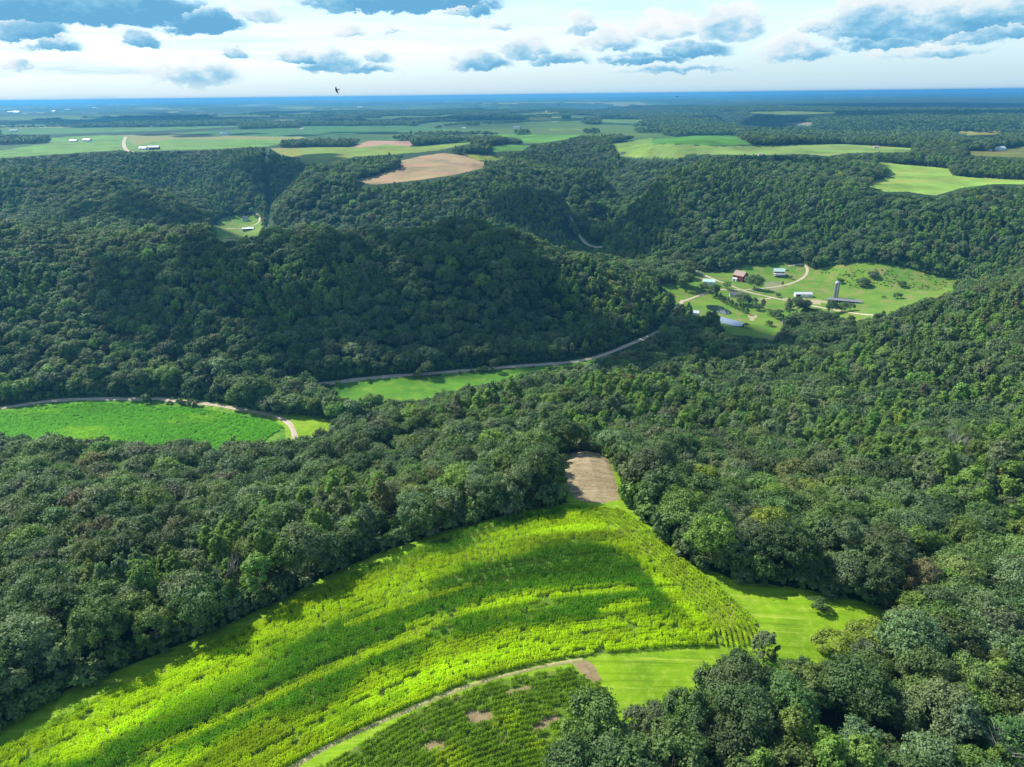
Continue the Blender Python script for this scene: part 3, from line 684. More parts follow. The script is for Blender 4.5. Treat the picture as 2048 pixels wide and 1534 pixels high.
PAL = [('dark green', (.084, .146, .040)), ('mid green', (.118, .196, .044)), ('grey-green', (.142, .204, .078)), ('fresh green', (.148, .255, .038)), ('olive', (.160, .195, .048)), ('yellow-green', (.20, .27, .030)), ('brownish', (.155, .155, .060))]
def hexgrid(x0, x1, y0, y1, s, r):
    nx, ny = int((x1-x0)/s)+1, int((y1-y0)/(s*.87))+1
    i, j = np.meshgrid(np.arange(nx), np.arange(ny)); x = x0+(i+.5*(j % 2))*s; y = y0+j*s*.87
    return (x+r.uniform(-.36, .36, x.shape)*s).ravel(), (y+r.uniform(-.36, .36, y.shape)*s).ravel()
def tree_field():
    r = np.random.default_rng(5)
    x, y = hexgrid(-1700, 1900, 40, 2300, 6.9, r)
    d = np.hypot(x, y); a = np.arctan2(x, y)
    k = (np.abs(a) < R_(57)) & (d > 70) & (d < 2300) & (y > 30)
    x, y, d = x[k], y[k], d[k]
    k = forest_mask(x, y); x, y, d = x[k], y[k], d[k]
    thin = r.uniform(0, 1, len(x)) < .93; x, y, d = x[thin], y[thin], d[thin]
    # kinds: poplars in stands, broadleaf elsewhere
    st = fbm(x, y, 90, 71, 3); pick = r.integers(0, 4, len(x))
    pop = (st > .18) & (r.uniform(0, 1, len(x)) < .75); pick[pop] = r.integers(4, 6, pop.sum())
    s = np.clip(r.normal(.88, .19, len(x)), .48, 1.3)
    # colours go in patches
    n1 = fbm(x, y, 55, 81, 2)*.8+r.normal(0, .42, len(x))
    ci = np.digitize(n1, [-.45, -.02, .38, .70, 1.08, 1.8])
    ci = np.array([0, 0, 1, 2, 3, 4, 5])[ci]; ci[(n1 < -.75)] = 2
    ci[pop & (ci < 2)] = 3
    rare = r.uniform(0, 1, len(x)); ci[rare < .006] = 6; ci[(rare > .006) & (rare < .013)] = 5
    return x, y, d, pick, s, ci, r
tx, ty_, td, tpick, tsc, tci, r_t = tree_field()
trot = r_t.uniform(0, 6.283, len(tx)); PALC = np.array([c for _, c in PAL])
ttint = PALC[tci]*np.clip(r_t.normal(1, .16, (len(tx), 1)), .6, 1.5)*np.clip(r_t.normal(1, .06, (len(tx), 3)), .8, 1.2)
tz = H(tx, ty_)
keep = ~hides_field(tx, ty_, 12.5*tsc)
tx, ty_, td, tpick, tsc, tci, trot, ttint, tz = (v[keep] for v in (tx, ty_, td, tpick, tsc, tci, trot, ttint, tz))
tsc = np.where(td < 270, np.minimum(tsc, 1.08), tsc)
tscl = np.stack([tsc*r_t.uniform(.9, 1.15, len(tx)), tsc*r_t.uniform(.9, 1.15, len(tx)), tsc*r_t.uniform(.88, 1.15, len(tx))], 1)
# the trees that show largest become objects of their own
ppx, ppy, dep = project(tx, ty_, tz+9*tsc)
inview = (ppx > -15) & (ppx < 2063) & (ppy > 0) & (ppy < 1560) & (dep > 0)
cand = np.where(inview)[0]; slant = np.sqrt(td**2+(tz-110)**2)
cand = cand[np.argsort((slant/tsc)[cand])][:262]
near = np.zeros(len(tx), bool); near[cand] = True
# hidden hollows keep their share of light: everything else is the woodland
HIP = [proto('woodland_tree', make_crown(100+i, *SPEC[i][2:6], 150, .28, SPEC[i][0] == 'poplar_tree'), make_trunk(200+i, SPEC[i][4]+SPEC[i][3]*.6, SPEC[i][4], SPEC[i][2], .26, 4)) for i in range(6)]
npk = tpick+np.where(td < 430, 7, 0)
tag(scatter('woodland', MID+HIP, np.c_[tx, ty_, tz-.3][~near], trot[~near], tscl[~near], npk[~near], ttint[~near]), 'dense summer woodland covering the slopes and ridges', 'woodland', kind='stuff')

def undergrowth():
    r = np.random.default_rng(16)
    x, y = hexgrid(-1100, 1300, 40, 1250, 3.1, r)
    d = np.hypot(x, y); k = (np.abs(np.arctan2(x, y)) < R_(55)) & (d > 70) & (d < 1250); x, y = x[k], y[k]
    f = forest_mask(x, y); x, y = x[f], y[f]
    near_open = np.zeros(len(x), bool)
    for dx, dy in ((5, 0), (-5, 0), (0, 5), (0, -5), (3.5, -3.5), (-3.5, -3.5)):
        near_open |= ~forest_mask(x+dx, y+dy)
    k = near_open | (r.uniform(0, 1, len(x)) < np.where(np.hypot(x, y) < 420, .22, 0)); x, y = x[k], y[k]
    k = ~hides_field(x, y, 3.5); x, y = x[k], y[k]
    n = len(x); s = np.clip(r.normal(1.05, .35, n), .45, 2.2)
    ci = np.array([0, 1, 2, 3, 5])[np.digitize(r.normal(0, 1, n), [-.3, .5, 1.0, 1.9])]
    t = PALC[ci]*np.clip(r.normal(1, .18, (n, 1)), .6, 1.5)
    tag(scatter('undergrowth', [MID[6]], np.c_[x, y, H(x, y)-.1], r.uniform(0, 6.28, n), np.stack([s, s*r.uniform(.8, 1.2, n), s*r.uniform(.8, 1.5, n)], 1), np.zeros(n), t), 'leafy undergrowth along the edges of the woods', 'undergrowth', kind='stuff')
undergrowth()

def rough_pasture():
    r = np.random.default_rng(26); A = poly_on([(1630,545),(1700,535),(1850,552),(1930,572),(1880,582),(1760,574),(1690,580),(1700,570)], 640)
    lo, hi = A.min(0), A.max(0); x = r.uniform(lo[0], hi[0], 2400); y = r.uniform(lo[1], hi[1], 2400); k = inpoly(A, x, y) & (fbm(x, y, 30, 3, 3)+r.normal(0, .3, len(x)) > -.02); x, y = x[k], y[k]; n = len(x)
    s = np.clip(r.normal(.24, .11, n), .1, .8); t = np.array([[.22, .29, .045], [.17, .28, .03], [.27, .29, .07]])[r.integers(0, 3, n)]
    tag(scatter('weeds', [MID[6]], np.c_[x, y, H(x, y)-.1], r.uniform(0, 6.28, n), np.stack([s*1.3, s*1.3, s*.7], 1), np.zeros(n), t), 'tall weeds and scrub on the rough upper pasture', 'weeds', kind='stuff')
rough_pasture()

def far_woods():
    r = np.random.default_rng(6)
    x, y = hexgrid(-6500, 7500, 1500, 7000, 13.5, r)
    d = np.hypot(x, y); a = np.arctan2(x, y)
    k = (np.abs(a) < R_(44)) & (d >= 2300) & (d < 6600); x, y = x[k], y[k]
    hedge = (np.abs(fbm(x*.8, y*.5, 520, 141, 2)) < .018) | (np.abs(fbm(x*.5+y*.2, y*.7, 800, 151, 2)) < .014) | (fbm(x, y, 160, 161, 2) > .62)
    k = (forest_mask(x, y) | hedge) & ~hides_field(x, y, 13); x, y = x[k], y[k]
    # single trees and hedgerows between the fields
    n = len(x); s = np.clip(r.normal(1.35, .22, n), .8, 2.0)
    ci = np.array([0, 1, 2, 3])[np.digitize(r.normal(0, 1, n), [-.1, .8, 1.5])]
    t = PALC[ci]*np.clip(r.normal(1, .15, (n, 1)), .6, 1.5)
    tag(scatter('distant_woods', FAR_, np.c_[x, y, H(x, y)-1], r.uniform(0, 6.28, n), np.stack([s, s, s*.8], 1), r.integers(0, 6, n), t), 'distant blue-green woods across the plateau', 'woods', kind='stuff')
far_woods()

# ---- labels for single trees
def P1(px, py, z=0):
    x, y = at(px, py, z); return float(x), float(y)
FIELD_EDGE_L = poly_at([(-100,1455),(300,1300),(640,1150),(900,1052),(1140,1006)], 0)
MEAD_BACK = poly_at([(1290,1042),(1380,1128),(1480,1152),(1700,1185),(1790,1190)], 0)
MEAD_FRONT = poly_at([(1770,1255),(1640,1335),(1520,1390),(1400,1430),(1260,1440),(1190,1470),(1120,1560)], 0)
STUB_C = P1(1180, 950, -3)
def where_of(x, y, px, py):
    dl = float(dist_line(FIELD_EDGE_L, x, y)); db = float(dist_line(MEAD_BACK, x, y)); df = float(dist_line(MEAD_FRONT, x, y)); ds = math.hypot(x-STUB_C[0], y-STUB_C[1])
    if ds < 42: return ('beside the stubble patch', 'trees round the stubble patch')
    if min(dl, db, df) == dl: return (('on the corn field\'s left edge', 'trees along the left edge of the corn') if dl < 14 else ('in the wood left of corn', 'trees in the wood left of the corn'))
    if min(dl, db, df) == db: return (('on the meadow\'s far edge', 'trees along the far edge of the meadow') if db < 14 else ('in the wood beyond the meadow', 'trees in the wood beyond the meadow'))
    return (('on the meadow\'s near edge', 'trees along the near edge of the meadow') if df < 14 else ('in the near wood below the meadow', 'trees in the near wood below the meadow'))
ORD = ['leftmost', 'second from left', 'third from left', 'fourth from left', 'fifth from left', 'sixth from left', 'seventh from left', 'eighth from left', 'ninth from left', 'tenth from left']
def plant(i, x, y, z, s3, rot, tint, label, group, cat=None):
    nm = SPEC[i][0]; e = empty(nm, (x, y, z-.2), rot, tuple(float(v) for v in s3))
    c = link('crown', HI[i][0], None, e); c['tint'] = [float(v) for v in tint]
    link('trunk', HI[i][1], None, e)
    tag(e, label, cat or ('shrub' if nm == 'shrub' else 'tree'), group); return e
def near_trees():
    cls = {}
    for i in cand:
        w, g = where_of(tx[i], ty_[i], ppx[i], ppy[i]); size = 'large' if tsc[i] > 1.0 else ('small' if tsc[i] < .8 else 'medium')
        lab = f"{size} {PAL[tci[i]][0]} {SPEC[tpick[i]][1]} tree {w}"
        cls.setdefault(lab, []).append((ppx[i], i, g))
    for lab, L in cls.items():
        L.sort(key=lambda t: t[0])
        for k, (_, i, g) in enumerate(L):
            l2 = lab
            if len(L) > 1: l2 = lab+', '+('rightmost' if k == len(L)-1 else ORD[min(k, 9)])
            plant(int(tpick[i]), tx[i], ty_[i], tz[i], tscl[i], trot[i], ttint[i], l2, g)
near_trees()

# ------------------------------------------------------------------ corn
def corn_piece(seed, h, npl, lw, L=1.5):
    r = np.random.default_rng(seed); V, Q, vv = [], [], []
    def quad(a, b, c, d, s):
        k = len(V); V.extend([a, b, c, d]); Q.append((k, k+1, k+2, k+3)); vv.extend([s]*4)
    for p in range(npl):
        bx = -L/2+L*(p+.5)/npl+r.uniform(-.08, .08); by = r.uniform(-.07, .07); hh = h*r.uniform(.82, 1.1)
        a0 = r.uniform(0, 3.14)
        for q in range(9):
            a = a0+q*3.14+r.uniform(-.8, .8); z0 = hh*(.22+.74*q/9); ln = r.uniform(.36, .62)*(1.0 if q < 6 else .75)
            dx, dy = math.cos(a), math.sin(a); px, py = -dy*lw, dx*lw
            m = (bx+dx*ln*.5, by+dy*ln*.5, z0+ln*.42); e = (bx+dx*ln, by+dy*ln, z0+ln*.18); s = float(np.clip(r.normal(.5, .15), 0, 1))
            quad((bx-px*.6, by-py*.6, z0), (bx+px*.6, by+py*.6, z0), (m[0]+px, m[1]+py, m[2]), (m[0]-px, m[1]-py, m[2]), s)
            quad((m[0]-px, m[1]-py, m[2]), (m[0]+px, m[1]+py, m[2]), (e[0]+px*.3, e[1]+py*.3, e[2]), (e[0]-px*.3, e[1]-py*.3, e[2]), s)
        w = .05
        quad((bx-w, by, 0), (bx+w, by, 0), (bx+w*.5, by, hh), (bx-w*.5, by, hh), .4)
    me = mesh_np('corn_plants', V, Q); a = me.attributes.new('leafv', 'FLOAT', 'POINT'); a.data.foreach_set('value', np.array(vv, np.float32)); me.materials.append(CORNL)
    return bpy.data.objects.new('corn_plants', me)
def rows_along(P, offs, step, r):
    C = resample(P, step); T = np.gradient(C, axis=0); T /= np.linalg.norm(T, axis=1)[:, None]; N = np.stack([-T[:, 1], T[:, 0]], 1)
    X, Y, A, K = [], [], [], []
    a = np.arctan2(T[:, 1], T[:, 0])
    for k, o in enumerate(offs):
        q = C+N*o+T*r.uniform(-.3, .3, (len(C), 1))*step; X.append(q[:, 0]); Y.append(q[:, 1]); A.append(a); K.append(np.full(len(C), k))
    return np.concatenate(X), np.concatenate(Y), np.concatenate(A), np.concatenate(K)
YB = [([(-300,1660),(-50,1532),(150,1442),(400,1332),(640,1215),(800,1160),(950,1110),(1060,1078),(1180,1058)], 8.0),
      ([(840,1262),(960,1225),(1080,1205),(1180,1197),(1265,1188)], 2.2), ([(200,1640),(350,1560),(560,1470),(760,1385),(950,1320),(1120,1285),(1300,1265),(1430,1262)], 6.2),
      ([(1150,1040),(1240,1075),(1310,1150),(1380,1225),(1420,1262)], 4.0), ([(1005,1075),(1100,1060),(1160,1050)], 4.5), ([(1200,1235),(1290,1215)], 1.5), ([(300,1500),(480,1425),(640,1355),(840,1278)], 1.9), ([(520,1570),(650,1490),(800,1420),(950,1362),(1100,1325),(1300,1299),(1470,1286)], 2.0), ([(700,1255),(820,1215),(950,1180)], 1.2)]
YBW = [(poly_at(p, 1), w) for p, w in YB]
def yellow(x, y):
    m = np.zeros(np.shape(x)); n = fbm(x, y, 14, 91, 3)
    for P, w in YBW:
        d = dist_line(P, x, y)+n*w*.9; m = np.maximum(m, sstep(w*1.35, w*.45, d))
    return m
CG = np.array([.078, .235, .003]); CYL = np.array([.43, .60, .003]); CL2 = np.array([.14, .26, .008])
def corn():
    r = np.random.default_rng(8); big = [corn_piece(i, 1.9, 6, .062) for i in range(4)]; low = [corn_piece(10+i, 1.5, 6, .058) for i in range(3)]
    protos = big+low
    def emit(P, name, label):
        x, y, a, tint, pk, s = P
        n = len(x); sc3 = np.stack([np.ones(n), np.ones(n), s], 1)
        tag(scatter(name, protos, np.c_[x, y, H(x, y)], a+np.where(r.uniform(0, 1, n) < .5, 0, math.pi), sc3, pk, tint), label, 'crop', kind='stuff')
    # main field: rows bend with its lower edge; headland rows follow its right edge
    G = poly_at([(-250,2000),(250,1720),(500,1583),(650,1503),(800,1432),(950,1372),(1100,1332),(1300,1306),(1480,1292),(1560,1288)], 0)
    offs = np.arange(.5, 130, .95); nrow = len(offs); x, y, a, k = rows_along(G, offs, 1.35, r)
    m = inpoly(W['corn'], x, y) & ~inpoly(W['head'], x, y) & (np.hypot(x, y) > 62)
    m &= r.uniform(0, 1, len(x)) > .05+.25*(fbm(x, y, 9, 33, 2) > .52)+.62*((k % 15 == 6) & (fbm(x, y, 40, 35, 2) > -.15))
    x, y, a, k = x[m], y[m], a[m], k[m]
    yl = yellow(x, y); yl = np.clip(yl+r.normal(0, .06, len(x)), 0, 1); along = np.tile(np.arange(len(m)//nrow), nrow)[m]*1.35; stk = fbm(along, k*9.0, 46, 15, 3); lum = np.clip(1+.55*stk+r.normal(0, .07, len(x)), .5, 1.7)
    mid = 1.5*fbm(along, k*6.0, 60, 19, 3); yl = np.clip(yl+.35*sstep(.15, .6, mid)-.25*sstep(.1, .5, -stk)*yl, 0, 1)
    c = CG*(1-yl)[:, None]+CYL*yl[:, None]; c = c*(1+.35*mid[:, None]*(1-yl)[:, None])*lum[:, None]
    pk = r.integers(0, 4, len(x)); sh = (yl > .5) & (r.uniform(0, 1, len(x)) < .6); pk[sh] = r.integers(4, 7, sh.sum())
    E = poly_at([(1160,1006),(1248,1016),(1342,1091),(1432,1162),(1520,1240),(1545,1290)], 0)
    x2, y2, a2, k2 = rows_along(E, -np.arange(.4, 30, 1.3), 1.1, r)
    m2 = inpoly(W['head'], x2, y2) & inpoly(W['corn'], x2, y2) & (r.uniform(0, 1, len(x2)) > .12)
    x2, y2, a2 = x2[m2], y2[m2], a2[m2]
    c2 = np.array([.32, .47, .010])*np.clip(r.normal(1, .18, (len(x2), 1)), .5, 1.5)
    emit((np.r_[x, x2], np.r_[y, y2], np.r_[a, a2], np.r_[c, c2], np.r_[pk, r.integers(4, 7, len(x2))], np.r_[np.clip(r.normal(.92, .04, len(x)), .8, 1.2), r.uniform(.4, .65, len(x2))]), 'corn_crop', 'banded yellow and dark green corn filling the big field')
    G2 = poly_at([(430,1700),(620,1560),(720,1500),(850,1425),(1000,1372),(1140,1345),(1230,1330)], 0)
    x, y, a, k = rows_along(G2, -np.arange(.6, 45, 1.25), 1.3, r)
    m = inpoly(W['corn2'], x, y) & (np.hypot(x, y) > 62); gap = fbm(x*.35+y*.6, y*.4-x*.2, 9, 55, 3) > .50
    for P in BARE: m &= ~inpoly(P, x, y)
    m &= ~gap & (r.uniform(0, 1, len(x)) > .10); x, y, a = x[m], y[m], a[m]
    yl = sstep(.1, .6, fbm(x, y, 12, 57, 3)); c = (CL2*(1-yl)[:, None]+np.array([.34, .48, .01])*yl[:, None])*np.clip(r.normal(1, .15, (len(x), 1)), .5, 1.5)
    emit((x, y, a, c, r.integers(0, 7, len(x)), r.uniform(.6, .95, len(x))), 'corn_crop', 'patchy shorter corn in rows below the farm track')
    # valley field: rows at a distance
    Gv = poly_at([(-300,835),(0,822),(240,806),(450,822),(575,850)], -100)
    x, y, a, k = rows_along(Gv, -np.arange(2, 130, 1.9), 2.2, r)
    m = inpoly(W['vfield'], x, y) & (dist_line(RW[0][0], x, y) > 4) & (r.uniform(0, 1, len(x)) > .08); x, y, a = x[m], y[m], a[m]
    yl = sstep(.05, .5, fbm(x, y*3, 60, 59, 3)); c = (np.array([.15, .46, .012])*(1-yl)[:, None]+np.array([.27, .55, .014])*yl[:, None])*np.clip(r.normal(1, .12, (len(x), 1)), .5, 1.5)
    n = len(x); tag(scatter('corn_crop', protos, np.c_[x, y, H(x, y)-.1], a, np.stack([np.full(n, 1.5), np.full(n, 2.6), np.full(n, .75)], 1), r.integers(0, 4, n), c), 'bright green crop in the valley field beside the gravel road', 'crop', kind='stuff')
corn()

# ------------------------------------------------------------------ single things
def land_hit(px, py, r0=300):
    """where the line of sight through a pixel meets the ground"""
    d = ray(px, py); h = math.hypot(d[0], d[1]); rr = np.geomspace(r0, 30000, 4000)
    x = d[0]*rr/h; y = d[1]*rr/h; z = CAM_Z+d[2]*rr/h; i = int(np.argmax(z < H(x, y)+.0))
    return float(x[i]), float(y[i]), float(H(x[i], y[i])), float(rr[i])
def ground_at(px, py, z):
    x, y = P1(px, py, z); return x, y, float(H(x, y))
M_WHITE = flat('white_siding', (.66, .66, .64), .6, .3, .05); M_RED = flat('red_boards', (.17, .028, .025), .75, .2, .15)
M_TINW = flat('pale_tin_roof', (.50, .54, .58), .45, .5, .08, 1.0); M_TING = flat('grey_tin_roof', (.20, .205, .225), .45, .5, .12, 1.0); M_GREENR = flat('pale_green_roof', (.42, .58, .50), .5, .4, .08)
M_BROWNR = flat('faded_shingle_roof', (.34, .25, .20), .8, .2, .15); M_DARKR = flat('dark_shingle_roof', (.10, .11, .13), .8, .2, .15); M_TIMB = flat('weathered_boards', (.24, .20, .16), .8, .2, .2)
M_CONC = flat('concrete', (.19, .19, .19), .85, .2, .12, .8); M_GLASS = flat('window_glass', (.03, .04, .05), .1, .6, .05); M_BLACK = flat('painted_interior_shade', (.012, .012, .012), .9, .1)
M_STEEL = flat('galvanised', (.34, .36, .38), .35, .6, .08, 1.5); M_PAINTW = flat('white_paint', (.80, .80, .80), .25, .6, .02); M_PAINTD = flat('dark_paint', (.05, .06, .08), .25, .6, .02)
M_TYRE = flat('rubber', (.02, .02, .02), .8, .2); M_BIRD = flat('dark_feathers', (.012, .012, .016), .6, .3); M_BRICK = flat('brick', (.30, .12, .08), .8, .2, .2)
def water_mat(c):
    m, nt, b = new_mat('pond_water', .06, .6); b.inputs['Base Color'].default_value = (*c, 1)
    tc = nn(nt, 'ShaderNodeTexCoord'); n = noise(nt, tc.outputs['Object'], 1.2, 3); bp = nn(nt, 'ShaderNodeBump'); bp.inputs['Strength'].default_value = .04
    lk(nt, n.outputs['Fac'], bp.inputs['Height']); lk(nt, bp.outputs[0], b.inputs['Normal']); return m

def gable(name, label, cat, pos, rz, L, Wd, h, rh, wall, roof, openings=(), chimney=False, group=None, porch=False, over=.4):
    """openings: (side 0 long front / 1 gable end, offset along the side, width, sill, head, part name)"""
    e = empty(name, pos, rz); tag(e, label, cat, group)
    a, b = L/2, Wd/2; m = MB()
    m.add([(-a,-b,-.6),(a,-b,-.6),(a,b,-.6),(-a,b,-.6),(-a,-b,h),(a,-b,h),(a,b,h),(-a,b,h),(-a,0,h+rh),(a,0,h+rh)],
          [(0,1,5,4),(2,3,7,6),(1,2,6,9,5),(3,0,4,8,7)]); m.build('wall', wall, e)
    m = MB(); t = .18; o = over; k = rh/b
    for s in (-1, 1):
        yb = s*(b+o); zb = h-k*o
        V = [(-a-o, 0, h+rh+.02), (a+o, 0, h+rh+.02), (a+o, yb, zb+.02), (-a-o, yb, zb+.02)]; V2 = [(x, y, z+t) for x, y, z in V]
        m.add(V+V2, [(0,1,2,3),(4,7,6,5),(0,4,5,1),(1,5,6,2),(2,6,7,3),(3,7,4,0)])
    ro = m.build('roof', roof, e)
    for side, off, w, z0, z1, nm in openings:
        m = MB()
        if side == 0: m.box(off-w/2, off+w/2, -b-.06, -b+.05, z0, z1)
        elif side == 1: m.box(a-.05, a+.06, off-w/2, off+w/2, z0, z1)
        else: m.box(-a-.06, -a+.05, off-w/2, off+w/2, z0, z1)
        ob = m.build(nm, M_GLASS if nm == 'window' else M_BLACK if nm in ('opening', 'painted_doorway') else M_PAINTW, e)  # openings and doorways are black slabs painting the unlit inside onto the wall
        if nm == 'window':
            fr = MB()
            if side == 0:
                for x0, x1, q0, q1 in ((off-w/2-.1, off+w/2+.1, z0-.1, z0), (off-w/2-.1, off+w/2+.1, z1, z1+.1), (off-w/2-.1, off-w/2, z0, z1), (off+w/2, off+w/2+.1, z0, z1)): fr.box(x0, x1, -b-.09, -b+.03, q0, q1)
            else:
                xs = (a-.03, a+.09) if side == 1 else (-a-.09, -a+.03)
                for y0, y1, q0, q1 in ((off-w/2-.1, off+w/2+.1, z0-.1, z0), (off-w/2-.1, off+w/2+.1, z1, z1+.1), (off-w/2-.1, off-w/2, z0, z1), (off+w/2, off+w/2+.1, z0, z1)): fr.box(*xs, y0, y1, q0, q1)
            fr.build('frame', M_WHITE, ob)
    if chimney:
        m = MB(); m.box(a*.3, a*.3+.8, .4, 1.2, h+rh*.4, h+rh+1.0); m.build('chimney', M_BRICK, ro)
    if porch:
        p = MB(); p.box(-a-.2, a+.2, -b-2.6, -b-.1, .3, .5)
        for x in (-a, -a/3, a/3, a): p.box(x-.1, x+.1, -b-2.5, -b-2.3, .5, 2.6)
        p.add([(-a-.3,-b-2.8,2.6),(a+.3,-b-2.8,2.6),(a+.3,-b-.1,3.1),(-a-.3,-b-.1,3.1),(-a-.3,-b-2.8,2.75),(a+.3,-b-2.8,2.75),(a+.3,-b-.1,3.25),(-a-.3,-b-.1,3.25)], [(0,3,2,1),(4,5,6,7),(0,1,5,4),(1,2,6,5),(2,3,7,6),(3,0,4,7)])
        p.build('porch', M_WHITE, e)
    return e
# the farm in the valley
gable('barn', 'red barn with faded pinkish brown roof under the dark wooded slope', 'barn', ground_at(1481, 554, -97), R_(-52), 15, 11, 6.5, 5.0, M_RED, M_BROWNR, [(0,-3,3.2,0,3.4,'painted_doorway'),(0,3,1.2,1.6,3.2,'window'),(1,0,3.0,0,3.2,'door'),(1,-3.2,1,1.8,3,'window'),(1,3.2,1,1.8,3,'window'),(1,0,1.2,5.5,7.2,'window')])
gable('lean_to', 'small white lean-to shed against the red barn', 'shed', ground_at(1471, 555, -97), R_(-52), 6, 4.5, 2.6, 1.0, M_WHITE, M_TINW, [(0,0,2,0,2.1,'painted_doorway')])
gable('farmhouse', 'two storey farmhouse with pale green roof and a porch by the looped driveway', 'house', ground_at(1557, 547, -97), R_(-8), 13, 9, 5.6, 3.2, M_TIMB, M_GREENR, [(0,-4,1.2,3.6,5,'window'),(0,0,1.2,3.6,5,'window'),(0,4,1.2,3.6,5,'window'),(0,-4,1.2,1,2.4,'window'),(0,4,1.2,1,2.4,'window'),(0,0,1.1,.4,2.5,'door'),(1,0,1.2,3.6,5,'window')], True, porch=True)
gable('machine_shed', 'long white metal shed with an open bay beside the bare paddock', 'shed', ground_at(1607, 584, -98.5), R_(-6), 19, 7.5, 3.8, 1.5, M_WHITE, M_TINW, [(0,-6,4.4,0,3.2,'painted_doorway'),(0,3,3,0,3,'door'),(0,7,1.2,1.2,2.2,'window')])
gable('cattle_shed', 'long low grey roofed cattle shed at the foot of the silo', 'shed', ground_at(1690, 598, -98), R_(-24), 35, 7.5, 2.8, 1.3, M_TIMB, M_TING, [(0,-13+4.4*k,3.6,.2,2.5,'opening') for k in range(7)]+[(1,0,3,0,2.5,'painted_doorway')])
gable('bungalow', 'white single storey house with dark roof beside the crossroads', 'house', ground_at(1474, 593, -99), R_(-12), 17, 8.5, 2.9, 2.0, M_WHITE, M_DARKR, [(0,-6,1.4,1,2.2,'window'),(0,-2,1.4,1,2.2,'window'),(0,1,1,0.1,2.2,'door'),(0,5,2.4,.8,2.2,'window'),(1,0,1.4,1,2.2,'window')], True)
gable('cottage', 'small house with pale grey-green roof half hidden among trees by the lane', 'house', ground_at(1417, 578, -99), R_(-20), 14, 9, 2.8, 2.2, M_WHITE, M_GREENR, [(0,-4,1.3,1,2.2,'window'),(0,3,1.3,1,2.2,'window'),(0,0,1,.1,2.2,'door'),(1,0,1.2,1,2.2,'window')])
gable('cabin', 'white cabin squeezed between the big trees left of the blue pond', 'house', ground_at(1388, 634, -100.5), R_(-25), 10, 6, 4.4, 1.8, M_WHITE, M_TINW, [(0,-2.5,1.2,1.2,2.6,'window'),(0,2.5,1.2,1.2,2.6,'window'),(0,0,1.1,.1,2.3,'door'),(1,0,1.6,1,2.6,'window')])
gable('garden_hut', 'small brown hut among bushes on the lawn below the fir row', 'hut', ground_at(1567, 646, -101), R_(20), 4.5, 3.5, 2.3, 1.4, M_TIMB, M_DARKR, [(0,0,1,0,2,'door')])
e = empty('silo', ground_at(1672, 586, -98)); tag(e, 'tall grey concrete silo with a domed metal cap in the green pasture', 'silo')
m = MB(); prof = [(2.75, -.6)]
for k in range(22): prof += [(2.75, k*.8+.05), (2.81, k*.8+.08), (2.81, k*.8+.18), (2.75, k*.8+.21)]
prof += [(2.75, 17.9)]; m.lathe(prof, 28); m.build('shaft', M_CONC, e)
m = MB(); m.lathe([(2.95, 17.7), (2.95, 18.0), (2.75, 18.7), (2.2, 19.5), (1.3, 20.1), (.3, 20.35)], 28); dm = m.build('dome', M_STEEL, e)
m = MB(); m.lathe([(.35, 20.3), (.35, 20.7), (.1, 20.9)], 10); m.build('vent', M_STEEL, dm)
m = MB(); m.box(-.6, .6, -3.5, -2.7, 0, 17.6); m.build('chute', M_STEEL, e)
# the small farm in the side valley and the lone house above it
gable('house', 'white house with dark roof and an arched porch in the far side valley', 'house', ground_at(491, 440, -89), R_(5), 9, 8, 5, 3, M_WHITE, M_DARKR, [(0,-2.5,1.2,3.2,4.5,'window'),(0,2.5,1.2,3.2,4.5,'window'),(0,0,1.2,.1,2.2,'door'),(0,-2.8,1.2,.9,2.2,'window')])
gable('open_shed', 'white roofed shed with open dark front in the far side valley', 'shed', ground_at(496, 455, -90), R_(9), 19, 8, 3.2, 1.4, M_WHITE, M_PAINTW, [(0,-6+4*k,3.4,.1,2.7,'opening') for k in range(4)])
gable('house', 'grey roofed house almost buried in woods above the side valley', 'house', land_hit(306, 394)[:3], R_(15), 14, 9, 4, 3, M_WHITE, M_TING, [(0,-3,1.4,1,2.4,'window'),(0,3,1.4,1,2.4,'window')])
